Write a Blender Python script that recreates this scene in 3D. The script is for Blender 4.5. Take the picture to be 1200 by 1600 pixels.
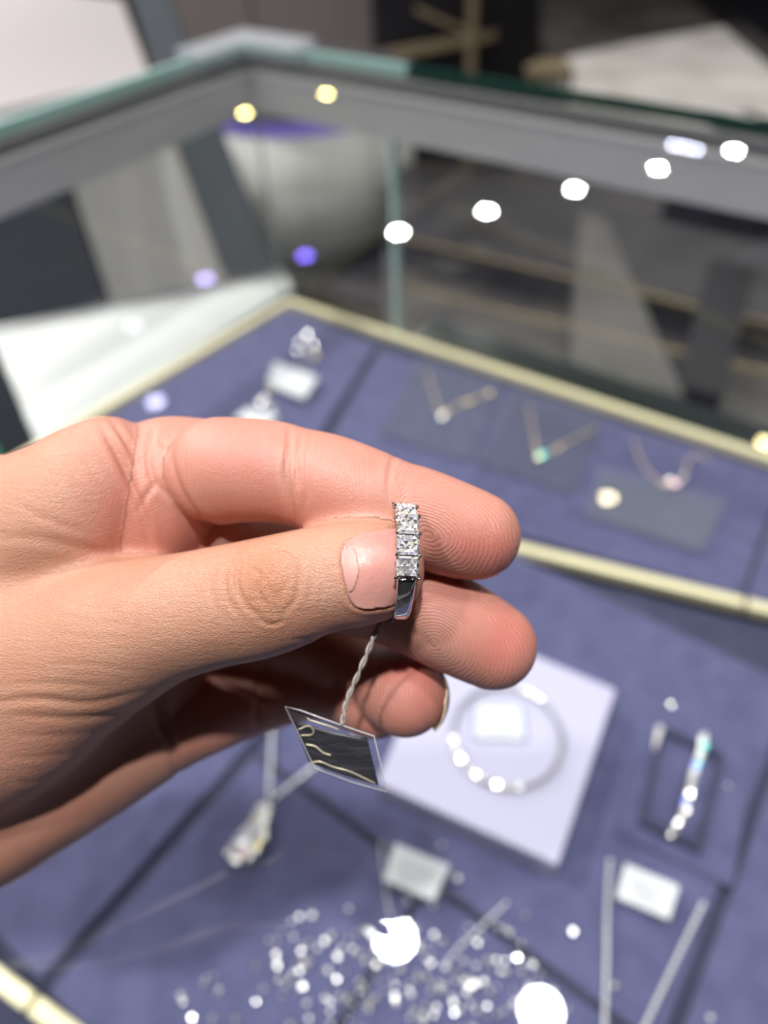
import bpy, bmesh, math, random
import numpy as np
from mathutils import Vector, Matrix

for o in list(bpy.data.objects):
    bpy.data.objects.remove(o)
random.seed(4)
SC = bpy.context.scene
COL = SC.collection

# ------------------------------------------------------------------ camera
F = 1120.0                                   # focal length in pixels of the 1200 x 1600 frame
CAM_H = 0.43                                 # camera above the jewellery tray (z = 0)
_d = np.array([60.0, 1100.0, F]); _d /= np.linalg.norm(_d)
_up = -_d
_fw = np.array([0, 0, 1.0]) - _up * _up[2]; _fw /= np.linalg.norm(_fw)
_rt = np.cross(_fw, _up)
M = np.array([_rt, _fw, _up])                # camera (x right, y down, z forward) -> world
CAM = np.array([0, 0, CAM_H])
cam_data = bpy.data.cameras.new('camera')
cam = bpy.data.objects.new('camera', cam_data); COL.objects.link(cam)
R3 = np.column_stack([M[:, 0], -M[:, 1], -M[:, 2]])
mw = Matrix(R3.tolist()).to_4x4(); mw.translation = Vector(CAM)
cam.matrix_world = mw
cam_data.sensor_fit = 'VERTICAL'; cam_data.sensor_height = 36.0
cam_data.lens = 36.0 * F / 1600.0
cam_data.clip_start = 0.01; cam_data.clip_end = 60
cam_data.dof.use_dof = True
cam_data.dof.focus_distance = 0.111
cam_data.dof.aperture_fstop = (cam_data.lens / 1000.0) / 0.0030
SC.camera = cam

# ------------------------------------------------------------------ view, world
SC.view_settings.view_transform = 'Standard'
SC.view_settings.look = 'None'
SC.view_settings.gamma = 1.0
SC.view_settings.use_curve_mapping = False
SC.view_settings.exposure = 0.0
SC.render.engine = 'CYCLES'
SC.cycles.use_denoising = True
SC.cycles.max_bounces = 10
SC.cycles.transparent_max_bounces = 24
SC.cycles.sample_clamp_indirect = 4.0
SC.cycles.caustics_reflective = False
SC.cycles.caustics_refractive = False
world = bpy.data.worlds.new('shop_ambience'); SC.world = world
world.use_nodes = True
world.node_tree.nodes['Background'].inputs[0].default_value = (0.80, 0.86, 1.0, 1)
world.node_tree.nodes['Background'].inputs[1].default_value = 0.30


def ray(x, y):
    return M @ np.array([(x - 600) / F, (y - 800) / F, 1.0])

def on(x, y, z=0.0):                         # the point of the horizontal plane z seen at a place in the photo
    r = ray(x, y); t = (z - CAM_H) / r[2]
    return Vector(CAM + r * t)

def away(x, y, d):                           # the point at depth d (metres) along the lens axis
    return Vector(CAM + ray(x, y) * d)

# display case frame: C is the far corner, A runs along the right-hand wall, B along the left-hand wall
K = 1.13
C2 = np.array([-0.097, 0.716]) * K
A2 = np.array([0.788, -0.616]); B2 = np.array([-0.616, -0.788])

def cs(s, t, z=0.0):
    p = C2 + A2 * s * K + B2 * t * K
    return Vector((p[0], p[1], z))

# ------------------------------------------------------------------ materials
def mat(name, color=(0.8, 0.8, 0.8), rough=0.5, metal=0.0, **kw):
    m = bpy.data.materials.new(name); m.use_nodes = True
    b = m.node_tree.nodes['Principled BSDF']
    b.inputs['Base Color'].default_value = (*color, 1)
    b.inputs['Roughness'].default_value = rough
    b.inputs['Metallic'].default_value = metal
    for k, v in kw.items():
        b.inputs[k.replace('_', ' ')].default_value = v
    return m

def noisy(name, c1, c2, scale=40, rough=0.7, bump=0.0, bscale=600, detail=4, metal=0.0, stretch=(1, 1, 1), **kw):
    m = mat(name, c1, rough, metal, **kw)
    nt = m.node_tree; b = nt.nodes['Principled BSDF']
    tc = nt.nodes.new('ShaderNodeTexCoord'); mp = nt.nodes.new('ShaderNodeMapping')
    mp.inputs['Scale'].default_value = stretch
    nt.links.new(tc.outputs['Object'], mp.inputs['Vector'])
    n = nt.nodes.new('ShaderNodeTexNoise'); n.inputs['Scale'].default_value = scale; n.inputs['Detail'].default_value = detail
    nt.links.new(mp.outputs[0], n.inputs['Vector'])
    r = nt.nodes.new('ShaderNodeValToRGB')
    r.color_ramp.elements[0].position = 0.35; r.color_ramp.elements[1].position = 0.65
    r.color_ramp.elements[0].color = (*c1, 1); r.color_ramp.elements[1].color = (*c2, 1)
    nt.links.new(n.outputs['Fac'], r.inputs[0]); nt.links.new(r.outputs[0], b.inputs['Base Color'])
    if bump:
        n2 = nt.nodes.new('ShaderNodeTexNoise'); n2.inputs['Scale'].default_value = bscale
        nt.links.new(mp.outputs[0], n2.inputs['Vector'])
        bp = nt.nodes.new('ShaderNodeBump'); bp.inputs['Strength'].default_value = bump; bp.inputs['Distance'].default_value = 0.0006
        nt.links.new(n2.outputs['Fac'], bp.inputs['Height']); nt.links.new(bp.outputs[0], b.inputs['Normal'])
    return m

def emis(name, color, s):
    m = bpy.data.materials.new(name); m.use_nodes = True
    nt = m.node_tree; nt.nodes.remove(nt.nodes['Principled BSDF'])
    e = nt.nodes.new('ShaderNodeEmission'); e.inputs[0].default_value = (*color, 1); e.inputs[1].default_value = s
    nt.links.new(e.outputs[0], nt.nodes['Material Output'].inputs[0])
    return m

def pane(name, tint=(0.985, 0.995, 0.99), rough=0.0, ior=1.5, haze=0.0):   # thin clear pane: see-through plus Fresnel reflection
    m = bpy.data.materials.new(name); m.use_nodes = True
    nt = m.node_tree; nt.nodes.remove(nt.nodes['Principled BSDF'])
    t = nt.nodes.new('ShaderNodeBsdfTransparent'); t.inputs[0].default_value = (*tint, 1)
    g = nt.nodes.new('ShaderNodeBsdfGlossy'); g.inputs['Roughness'].default_value = rough
    g.inputs[0].default_value = (1, 1, 1, 1)
    fr = nt.nodes.new('ShaderNodeFresnel'); fr.inputs['IOR'].default_value = ior
    geo = nt.nodes.new('ShaderNodeNewGeometry')
    inv = nt.nodes.new('ShaderNodeMath'); inv.operation = 'SUBTRACT'; inv.inputs[0].default_value = 1.0
    nt.links.new(geo.outputs['Backfacing'], inv.inputs[1])
    mu = nt.nodes.new('ShaderNodeMath'); mu.operation = 'MULTIPLY'
    nt.links.new(fr.outputs[0], mu.inputs[0]); nt.links.new(inv.outputs[0], mu.inputs[1])
    mx = nt.nodes.new('ShaderNodeMixShader')
    nt.links.new(mu.outputs[0], mx.inputs[0]); nt.links.new(t.outputs[0], mx.inputs[1]); nt.links.new(g.outputs[0], mx.inputs[2])
    last = mx
    if haze:
        df = nt.nodes.new('ShaderNodeBsdfDiffuse'); df.inputs[0].default_value = (0.9, 0.92, 1, 1)
        m2 = nt.nodes.new('ShaderNodeMixShader'); m2.inputs[0].default_value = haze
        nt.links.new(mx.outputs[0], m2.inputs[1]); nt.links.new(df.outputs[0], m2.inputs[2]); last = m2
    nt.links.new(last.outputs[0], nt.nodes['Material Output'].inputs[0])
    return m

MT = dict(
    velvet=noisy('navy_velvet', (0.080, 0.082, 0.190), (0.106, 0.108, 0.235), 60, 0.85, 0.3, 900, Sheen_Weight=0.25, Sheen_Roughness=0.5),
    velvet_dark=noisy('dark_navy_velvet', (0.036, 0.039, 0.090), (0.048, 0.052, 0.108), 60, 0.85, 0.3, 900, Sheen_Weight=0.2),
    velvet_grey=noisy('slate_velvet', (0.070, 0.076, 0.145), (0.095, 0.102, 0.175), 90, 0.8, 0.3, 900, Sheen_Weight=0.3),
    rail=mat('pale_brass_rail', (0.92, 0.84, 0.56), 0.38, 0.1),
    steel=noisy('brushed_steel', (0.62, 0.62, 0.62), (0.72, 0.71, 0.71), 30, 0.42, 0, metal=0.35, stretch=(1, 1, 12)),
    steel_dark=mat('dark_gasket_metal', (0.24, 0.24, 0.245), 0.4, 0.4),
    chrome=mat('polished_white_gold', (0.80, 0.79, 0.80), 0.06, 1.0),
    silver=mat('silver_links', (0.86, 0.86, 0.90), 0.34, 0.4),
    gold=mat('rose_gold_links', (0.98, 0.78, 0.52), 0.30, 0.4),
    glass=pane('clear_glass'),
    glass_dull=pane('wall_glass', (0.98, 0.99, 0.985), 0.02),
    acrylic=pane('clear_acrylic', (0.88, 0.90, 0.93), 0.02, 1.5, 0.06),
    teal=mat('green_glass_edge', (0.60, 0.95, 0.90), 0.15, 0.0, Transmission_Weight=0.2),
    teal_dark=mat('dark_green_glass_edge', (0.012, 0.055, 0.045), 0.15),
    white=mat('white_laminate', (0.80, 0.81, 0.82), 0.35),
    lilac=mat('lilac_white_leatherette', (0.56, 0.54, 0.74), 0.55),
    card=mat('white_tag_card', (0.74, 0.76, 0.82), 0.5),
    print=mat('grey_print', (0.14, 0.145, 0.18), 0.6),
    black=mat('black_surface', (0.006, 0.006, 0.008), 0.35),
    string=noisy('cotton_string', (0.42, 0.36, 0.33), (0.6, 0.54, 0.5), 900, 0.9),
)

def gem_mat(name, tint, rough=0.28):
    m = mat(name, tint, rough, 0.85)
    return m
MT['gem'] = gem_mat('sparkling_stone', (1.0, 0.99, 0.97))
MT['gem_teal'] = gem_mat('teal_fire_stone', (0.05, 0.85, 0.85))
MT['gem_blue'] = gem_mat('blue_fire_stone', (0.15, 0.25, 1.0))
MT['gem_gold'] = gem_mat('golden_fire_stone', (1.0, 0.85, 0.35))
MT['gem_pink'] = gem_mat('pink_fire_stone', (1.0, 0.6, 0.65))

# ------------------------------------------------------------------ mesh helpers
def link(name, me, m=None, parent=None):
    o = bpy.data.objects.new(name, me); COL.objects.link(o)
    if m is not None and hasattr(me, 'materials'):
        me.materials.append(MT[m] if isinstance(m, str) else m)
    if parent is not None:
        o.parent = parent
    return o

def from_bm(name, bm, m=None, parent=None, smooth=False):
    bmesh.ops.recalc_face_normals(bm, faces=bm.faces)
    me = bpy.data.meshes.new(name); bm.to_mesh(me); bm.free()
    if smooth:
        me.polygons.foreach_set('use_smooth', [True] * len(me.polygons))
    if parent is not None:                    # world-space mesh under an un-rotated Empty
        off = parent_origin(parent)
        me.transform(Matrix.Translation(-off))
    return link(name, me, m, parent)

def parent_origin(p):
    v = Vector((0, 0, 0))
    while p is not None:
        v += Vector(p.location); p = p.parent
    return v

def bevel(o, w, seg=2):
    md = o.modifiers.new('bevel', 'BEVEL'); md.width = w; md.segments = seg; md.limit_method = 'ANGLE'
    return o

def thing(name, loc, label, cat, group=None):
    o = bpy.data.objects.new(name, None); COL.objects.link(o); o.location = loc
    o.empty_display_size = 0.01
    o['label'] = label; o['category'] = cat
    if group: o['group'] = group
    return o

def tag(o, label, cat, group=None, kind=None):
    o['label'] = label; o['category'] = cat
    if group: o['group'] = group
    if kind: o['kind'] = kind
    return o

def struct(o, label=None):
    o['kind'] = 'structure'
    if label: o['label'] = label
    return o

def prism(bm, pts, z0, z1):
    lo = [bm.verts.new((p[0], p[1], z0)) for p in pts]
    hi = [bm.verts.new((p[0], p[1], z1)) for p in pts]
    n = len(pts)
    bm.faces.new(hi); bm.faces.new(lo[::-1])
    for i in range(n):
        bm.faces.new((lo[i], lo[(i + 1) % n], hi[(i + 1) % n], hi[i]))
    return bm

def cbox(bm, s0, s1, t0, t1, z0, z1):        # box in the case's own directions
    return prism(bm, [cs(s0, t0), cs(s1, t0), cs(s1, t1), cs(s0, t1)], z0, z1)

def beam(bm, p, q, w, h):                    # horizontal bar p -> q on its centre line, bottom at p.z
    p = Vector(p); q = Vector(q); d = (q - p).normalized(); n = Vector((-d.y, d.x, 0)).normalized() * w / 2
    vs = []
    for c in (p, q):
        for sx, sz in ((-1, 0), (1, 0), (1, 1), (-1, 1)):
            vs.append(bm.verts.new(c + n * sx + Vector((0, 0, h * sz))))
    for f in ((0, 1, 2, 3), (7, 6, 5, 4), (0, 4, 5, 1), (1, 5, 6, 2), (2, 6, 7, 3), (3, 7, 4, 0)):
        bm.faces.new([vs[i] for i in f])
    return bm

def tube(bm, pts, r, n=8, closed=False):
    pts = [Vector(p) for p in pts]; rings = []
    prev = None
    for i, p in enumerate(pts):
        a = pts[i - 1] if (i > 0 or closed) else pts[i]
        b = pts[(i + 1) % len(pts)] if (i < len(pts) - 1 or closed) else pts[i]
        d = (b - a).normalized()
        if prev is None:
            u = d.orthogonal().normalized()
        else:
            u = (prev - d * prev.dot(d)).normalized()
        prev = u; v = d.cross(u)
        rr = r[i] if hasattr(r, '__len__') else r
        rings.append([bm.verts.new(p + (u * math.cos(2 * math.pi * k / n) + v * math.sin(2 * math.pi * k / n)) * rr) for k in range(n)])
    m = len(rings)
    for i in range(m if closed else m - 1):
        x, y = rings[i], rings[(i + 1) % m]
        for k in range(n):
            bm.faces.new((x[k], x[(k + 1) % n], y[(k + 1) % n], y[k]))
    if not closed:
        bm.faces.new(rings[0][::-1]); bm.faces.new(rings[-1])
    return bm

def smooth_path(pts, n=12):
    P = [np.array(p, float) for p in pts]; P = [2 * P[0] - P[1]] + P + [2 * P[-1] - P[-2]]
    out = []
    for i in range(1, len(P) - 2):
        for k in range(n):
            t = k / n
            out.append(0.5 * ((2 * P[i]) + (-P[i - 1] + P[i + 1]) * t + (2 * P[i - 1] - 5 * P[i] + 4 * P[i + 1] - P[i + 2]) * t * t + (-P[i - 1] + 3 * P[i] - 3 * P[i + 1] + P[i + 2]) * t ** 3))
    out.append(P[-2]); return out

def resample(pts, step):
    pts = [np.array(p, float) for p in pts]; out = [pts[0]]; left = step
    for a, b in zip(pts[:-1], pts[1:]):
        L = np.linalg.norm(b - a); pos = 0
        while L - pos >= left:
            pos += left; out.append(a + (b - a) * pos / L); left = step
        left -= (L - pos)
    return out

def stone_bm(bm, c, r, aim=None):            # a cut stone: table, crown, girdle, pavilion
    c = Vector(c)
    z = (aim if aim is not None else Vector((random.uniform(-.5, .5), random.uniform(-.6, .3), 1))).normalized()
    x = z.orthogonal().normalized(); y = z.cross(x); a0 = random.random() * 6.28
    def ring(rad, h, n=8, off=0.0):
        return [bm.verts.new(c + (x * math.cos(a0 + off + k * 2 * math.pi / n) + y * math.sin(a0 + off + k * 2 * math.pi / n)) * rad * r + z * h * r) for k in range(n)]
    t = ring(0.62, 0.42); g = ring(1.0, 0.08, 8, math.pi / 8); g2 = ring(1.0, -0.02, 8, math.pi / 8)
    bot = bm.verts.new(c - z * 0.8 * r)
    bm.faces.new(t)
    for k in range(8):
        j = (k + 1) % 8
        bm.faces.new((t[k], g[k], t[j])); bm.faces.new((t[j], g[k], g[j]))
        bm.faces.new((g[k], g2[k], g2[j], g[j])); bm.faces.new((g2[k], bot, g2[j]))
    return bm

LAMP_AIM = []                                # positions of the nearest ceiling lamps and added fill lamps, filled below
def sparkle_dir(c, jitter=0.05):             # a stone lies so that its table mirrors one of the ceiling lamps
    c = Vector(c); L = Vector(random.choice(LAMP_AIM)) - c; V = Vector((CAM[0], CAM[1], CAM[2])) - c
    h = (L.normalized() + V.normalized()).normalized()
    return (h + Vector((random.gauss(0, jitter), random.gauss(0, jitter), 0))).normalized()

def chain_obj(name, pts, m, parent, r=0.0007, step=0.0019):     # beaded / linked chain, one mesh
    bm = bmesh.new()
    P = resample(pts, step)
    for i, p in enumerate(P):
        q = P[min(i + 1, len(P) - 1)] if i < len(P) - 1 else P[i]
        d = (Vector(P[min(i + 1, len(P) - 1)]) - Vector(P[max(i - 1, 0)])).normalized()
        mtx = Matrix.Translation(Vector(p)) @ d.to_track_quat('X', 'Z').to_matrix().to_4x4() @ Matrix.Rotation(math.pi / 2 * (i % 2), 4, 'X') @ Matrix.Diagonal((1.45, 1.0, 0.7, 1))
        bmesh.ops.create_icosphere(bm, subdivisions=1, radius=r, matrix=mtx)
    return from_bm(name, bm, m, parent)

# ------------------------------------------------------------------ ceiling lamps
CEIL = 2.05
GL = 0.258                                   # top face of the case's glass
def lamp_spot(x, y):                         # where a ceiling lamp hangs to be mirrored by the glass top
    a = on(x, y, GL - (CEIL - GL)); return (a.x, a.y)

def downlight(xy, power, color, label, size=0.075, group='ceiling downlights'):
    t = thing('downlight', (xy[0], xy[1], CEIL), label, 'ceiling light', group)
    bm = bmesh.new()
    prof = [(size / 2 + .002, 0.0), (size / 2 + .012, -0.004), (size / 2 + .014, 0.0), (size / 2 + .006, 0.05), (size / 2 + .002, 0.05)]
    n = 24; rr = [[bm.verts.new((xy[0] + a * math.cos(2 * math.pi * k / n), xy[1] + a * math.sin(2 * math.pi * k / n), CEIL - .002 + h)) for k in range(n)] for a, h in prof]
    for i in range(5):
        x, y = rr[i], rr[(i + 1) % 5]
        for k in range(n): bm.faces.new((x[k], x[(k + 1) % n], y[(k + 1) % n], y[k]))
    from_bm('trim_ring', bm, 'white', t, True)
    ld = bpy.data.lights.new('lamp', 'AREA'); ld.shape = 'DISK'; ld.size = size; ld.energy = power; ld.color = color
    lo = bpy.data.objects.new('lamp', ld); COL.objects.link(lo); lo.parent = t; lo.location = (0, 0, -0.001)
    return t

W_ = (1.0, 0.97, 0.93)
row = [(622, 363), (761, 330), (898, 296), (1028, 263), (1147, 236)]
rown = ['nearest the glass seam', 'second from the glass seam', 'in the middle of the row', 'second from the right end', 'at the right end']
for p, nm in zip(row, rown):
    downlight(lamp_spot(*p), 7, W_, 'white ceiling downlight mirrored in the case glass, %s' % nm)
downlight(lamp_spot(477, 400), 0.55, (0.22, 0.14, 1.0), 'violet ceiling downlight mirrored just left of the glass seam')
downlight(lamp_spot(321, 436), 0.45, (0.50, 0.42, 1.0), 'pale violet ceiling downlight mirrored above the white counter edge')
downlight(lamp_spot(383, 177), 1.6, (1.0, 0.80, 0.28), 'warm yellow ceiling downlight mirrored at the case corner')
downlight(lamp_spot(510, 147), 1.6, (1.0, 0.80, 0.28), 'warm yellow ceiling downlight mirrored right of the case corner')
downlight(lamp_spot(208, 510), 0.12, (0.9, 0.95, 1.0), 'dim white ceiling downlight mirrored over the white counter')
downlight(lamp_spot(243, 628), 0.45, (0.7, 0.7, 1.0), 'dim lilac ceiling downlight mirrored above the hand')
downlight(lamp_spot(950, 778), 0.42, (1.0, 0.86, 0.55), 'cream ceiling downlight mirrored over the clear acrylic block', 0.05)
downlight(lamp_spot(1195, 693), 0.6, (1.0, 0.84, 0.40), 'cream ceiling downlight mirrored at the right edge by the brass rail', 0.055)
for q_, nm in (((1052, 227), 'leftmost'), ((1070, 230), 'middle one'), ((1088, 234), 'rightmost')):
    downlight(lamp_spot(*q_), 0.5, (0.75, 0.8, 1.0), 'small bluish ceiling spot mirrored at the top right, %s of three' % nm, 0.035, 'small bluish ceiling spots')
KEY = 6
n1 = lamp_spot(618, 1467); n2 = lamp_spot(845, 1580)
downlight(n1, KEY, (1, 0.98, 0.95), 'bright ceiling downlight mirrored below the white jewellery tag', 0.085)
downlight(n2, KEY, (1, 0.98, 0.95), 'bright ceiling downlight mirrored at the bottom edge of the glass', 0.085)
LAMP_AIM += [(n1[0], n1[1], CEIL), (n2[0], n2[1], CEIL)]
for (x, y, e, lb) in ((0.04, -0.26, 28, 'brightest white ceiling downlight right above the held ring'), (-0.80, -0.35, 15, 'added ceiling fill lamp behind the camera at the left'), (1.2, 0.5, 7, 'added ceiling fill lamp above the right end of the case'), (-1.35, 0.85, 34, 'added ceiling fill lamp above the low white counter'), (-2.5, 3.3, 125, 'added ceiling fill lamp for the curved counter'), (3.1, 3.3, 60, 'added ceiling fill lamp for the pale rug')):  # first lamp read from the hand's shadow; the others added unseen as fill
    downlight((x, y), e, W_, lb, 0.08, 'ceiling downlight and added fill lamps outside the mirror image')
    if y < 0.6: LAMP_AIM.append((x, y, CEIL))

# ------------------------------------------------------------------ room shell
FL = -0.95
bm = bmesh.new(); prism(bm, [(-5, -3), (7, -3), (7, 11), (-5, 11)], FL - 0.05, FL)
struct(from_bm('floor', bm, noisy('polished_shop_floor', (0.05, 0.047, 0.046), (0.13, 0.12, 0.115), 1.6, 0.5, 0)))
bm = bmesh.new(); prism(bm, [(-5, -3), (7, -3), (7, 11), (-5, 11)], CEIL + 0.051, CEIL + 0.10)
struct(from_bm('ceiling', bm, mat('grey_ceiling', (0.16, 0.16, 0.17), 0.9)))
bm = bmesh.new(); prism(bm, [(-5, 11), (7, 11), (7, 11.1), (-5, 11.1)], FL, CEIL + 0.05)
struct(from_bm('wall_back', bm, mat('black_back_wall', (0.012, 0.011, 0.012), 0.5)))
bm = bmesh.new(); prism(bm, [(-5, -3.1), (7, -3.1), (7, -3), (-5, -3)], FL, CEIL + 0.05)
struct(from_bm('wall_front', bm, mat('dark_grey_wall', (0.06, 0.06, 0.065), 0.7)))
bm = bmesh.new(); prism(bm, [(-5.1, -3), (-5, -3), (-5, 11), (-5.1, 11)], FL, CEIL + 0.05)
struct(from_bm('wall_left', bm, mat('grey_side_wall', (0.25, 0.24, 0.24), 0.7)))
bm = bmesh.new(); prism(bm, [(7, -3), (7.1, -3), (7.1, 11), (7, 11)], FL, CEIL + 0.05)
struct(from_bm('wall_right', bm, mat('dark_side_wall', (0.05, 0.045, 0.045), 0.7)))
# ------------------------------------------------------------------ things on the shop floor behind the case
def block(name, pix, z, zb, m, label, cat, bev=0.006):
    bm = bmesh.new(); prism(bm, [on(x, y, z) for x, y in pix], zb, z)
    o = from_bm(name, bm, m); bevel(o, bev); tag(o, label, cat); return o

# white counter that butts against the case on its left side
ctr = thing('white_counter', on(120, 560, FL), 'low white counter with a metal edge butting against the left of the glass case', 'counter')
bm = bmesh.new(); pts = [on(-10, 530, -0.02), on(0, 524, -0.02), on(447, 434, -0.02), cs(-0.012, -0.03), cs(-0.012, 0.34), on(60, 700, -0.02)]
prism(bm, pts, -0.06, -0.012); bevel(from_bm('countertop', bm, 'white', ctr), 0.003)
bm = bmesh.new(); q = [p + (Vector((sum(v.x for v in pts) / 6, sum(v.y for v in pts) / 6, 0)) - p) * 0.10 for p in pts]
prism(bm, q, FL, -0.06); from_bm('body', bm, 'white', ctr)
bm = bmesh.new(); a, b = on(-14, 522, -0.012), on(445, 431, -0.012); beam(bm, (a.x, a.y, -.02), (b.x, b.y, -.02), 0.012, 0.014)
from_bm('metal_edge', bm, mat('bright_metal_edge', (0.75, 0.75, 0.76), 0.25, 0.9), ctr)

# island counter further back
isl = thing('display_island', on(110, 60, FL), 'large white display island standing behind the case at the left', 'counter')
bm = bmesh.new(); prism(bm, [on(-260, -60, 0), on(190, -2, 0), on(238, 128, 0), on(70, 172, 0), on(-260, 240, 0)], -0.03, 0)
bevel(from_bm('countertop', bm, mat('pink_white_top', (0.62, 0.58, 0.60), 0.3), isl), 0.004)
bm = bmesh.new(); prism(bm, [on(72, 170, 0), on(236, 127, 0), on(200, 20, 0), on(0, 20, 0)], FL, -0.03)
from_bm('side_panel', bm, mat('pale_grey_panel', (0.78, 0.76, 0.76), 0.6), isl)
bm = bmesh.new(); prism(bm, [on(-260, 238, 0), on(66, 173, 0), on(0, 30, 0), on(-260, 30, 0)], FL, -0.032)
from_bm('dark_panel', bm, mat('dark_slate_panel', (0.075, 0.085, 0.105), 0.5), isl)
bm = bmesh.new(); a, b = on(-250, 236, 0.002), on(238, 129, 0.002); beam(bm, a, b, 0.012, 0.012)
from_bm('metal_edge', bm, mat('bright_edge_trim', (0.85, 0.84, 0.88), 0.25, 0.5), isl)
# slate panel leaning beside it
def slab(name, pix, Y, th, m, label=None, cat=None, parent=None):   # upright panel standing at distance Y, with a thickness
    bm = bmesh.new(); f = []; g = []
    for x, y in pix:
        r = ray(x, y); p = CAM + r * (Y / r[1]); p[2] = max(p[2], FL)
        f.append(bm.verts.new(p)); g.append(bm.verts.new((p[0], p[1] + th, p[2])))
    bm.faces.new(f[::-1]); bm.faces.new(g)
    for i in range(len(f)):
        j = (i + 1) % len(f); bm.faces.new((f[i], f[j], g[j], g[i]))
    o = from_bm(name, bm, m, parent)
    if label: tag(o, label, cat)
    return o
YI = on(238, 128, 0).y
slab('side_panel', [(74, 172), (236, 130), (352, 440), (392, 560), (160, 560)], YI - .012, 0.01, mat('pale_grey_front', (0.80, 0.78, 0.78), 0.6), parent=isl)
slab('slate_panel', [(192, -40), (246, -40), (420, 400), (470, 560), (392, 560), (350, 425)], YI - .05, 0.03, noisy('slate_blue_board', (0.15, 0.17, 0.20), (0.19, 0.215, 0.25), 6, 0.45), 'tall slate blue board leaning in front of the white display island', 'board')
# curved pale reception drum behind the corner
drum = thing('curved_counter', on(490, 330, FL), 'pale curved counter with a violet light band seen through the corner glass', 'counter')
c = on(486, 352, FL + 0.12); R0 = (on(600, 300, FL + .12) - on(350, 300, FL + .12)).length / 2 * 1.22
c = c + Vector((0, R0 * 0.55, 0))
def drum_ring(name, r, z0, z1, m):
    bm = bmesh.new(); n = 64
    prism(bm, [(c.x + r * math.cos(2 * math.pi * k / n), c.y + r * math.sin(2 * math.pi * k / n)) for k in range(n)], z0, z1)
    return from_bm(name, bm, m, drum, True)
fl = noisy('fluted_pale_panel', (0.66, 0.66, 0.65), (0.84, 0.83, 0.82), 9, 0.6, 0, stretch=(1, 1, .02))
zt = -0.36
for _z in np.arange(-0.7, 0.2, 0.005):
    _q = M.T @ (np.array([c.x, c.y - R0, _z]) - CAM)
    if _q[1] / _q[2] * F + 800 > 190: zt = float(_z)
drum_ring('plinth', R0 * 0.97, FL, FL + 0.10, 'black')
drum_ring('fluted_body', R0, FL + 0.10, zt - 0.05, fl)
drum_ring('light_band', R0 * 1.005, zt - 0.05, zt, emis('violet_light_band', (0.20, 0.15, 0.50), 1.0))
drum_ring('countertop', R0 * 1.02, zt, zt + 0.03, mat('drum_top', (0.16, 0.15, 0.16), 0.4))

# brown-grey wall panels behind everything, with one joint
for (x0, x1, lb) in ((236, 403, 'brown grey wall panel left of the joint above the case corner'), (407, 583, 'brown grey wall panel between the panel joint and the black shelving')):
    a, b = on(x0, 150, FL), on(x1, 150, FL)
    bm = bmesh.new(); Y = 3.9
    def atY(x, y):
        r = ray(x, y); t = Y / r[1]; return CAM + r * t
    p0, p1 = atY(x0, 100), atY(x1, 100)
    prism(bm, [(p0[0], Y), (p1[0], Y), (p1[0], Y + .04), (p0[0], Y + .04)], FL, 0.6)
    o = from_bm('wall_panel', bm, mat('brown_grey_panel', (0.20, 0.175, 0.17), 0.6)); bevel(o, 0.004); tag(o, lb, 'wall panel', 'brown grey wall panels')

# black shelving with gilt rods behind the right wall of the case
MT['gilt'] = mat('gilt_metal', (0.42, 0.34, 0.22), 0.4, 0.5)
MT['blackw'] = mat('black_lacquer', (0.008, 0.007, 0.010), 0.4)
sh = thing('shelving', CAM * 0 + np.array([0.75, 3.3, FL]), 'black shelving with thin gilt rods behind the right side of the case', 'shelf')
slab('back_panel', [(586, -60), (842, -60), (842, 330), (586, 330)], 3.86, 0.03, 'blackw', parent=sh)
slab('post', [(782, -80), (836, -80), (822, 330), (772, 330)], 3.74, 0.06, 'blackw', parent=sh)
slab('rod', [(734, -60), (748, -60), (735, 300), (722, 300)], 3.76, 0.02, 'gilt', parent=sh)
slab('rail', [(590, 80), (775, 48), (775, 62), (590, 98)], 3.78, 0.02, 'gilt', parent=sh)
slab('brace', [(650, 10), (735, 48), (735, 56), (650, 20)], 3.80, 0.02, 'gilt', parent=sh)
# small gilt-framed stand
st = thing('gilt_stand', (1.0, 2.6, FL), 'small gilt framed stand next to the black shelving post', 'stand')
def bx(name, x0, x1, y0, y1, z0, z1, m, par):
    bm = bmesh.new(); prism(bm, [(x0, y0), (x1, y0), (x1, y1), (x0, y1)], z0, z1); return from_bm(name, bm, m, par)
p = on(850, 158, FL + 0.30)
bx('top', p.x - .10, p.x + .10, p.y - .10, p.y + .10, FL + .42, FL + .45, 'gilt', st)
for sx in (-.085, .085):
    for sy in (-.085, .085): bx('leg', p.x + sx - .012, p.x + sx + .012, p.y + sy - .012, p.y + sy + .012, FL, FL + .42, 'gilt', st)
bx('shelf', p.x - .09, p.x + .09, p.y - .09, p.y + .09, FL + .2, FL + .22, MT['gilt'], st)

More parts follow.
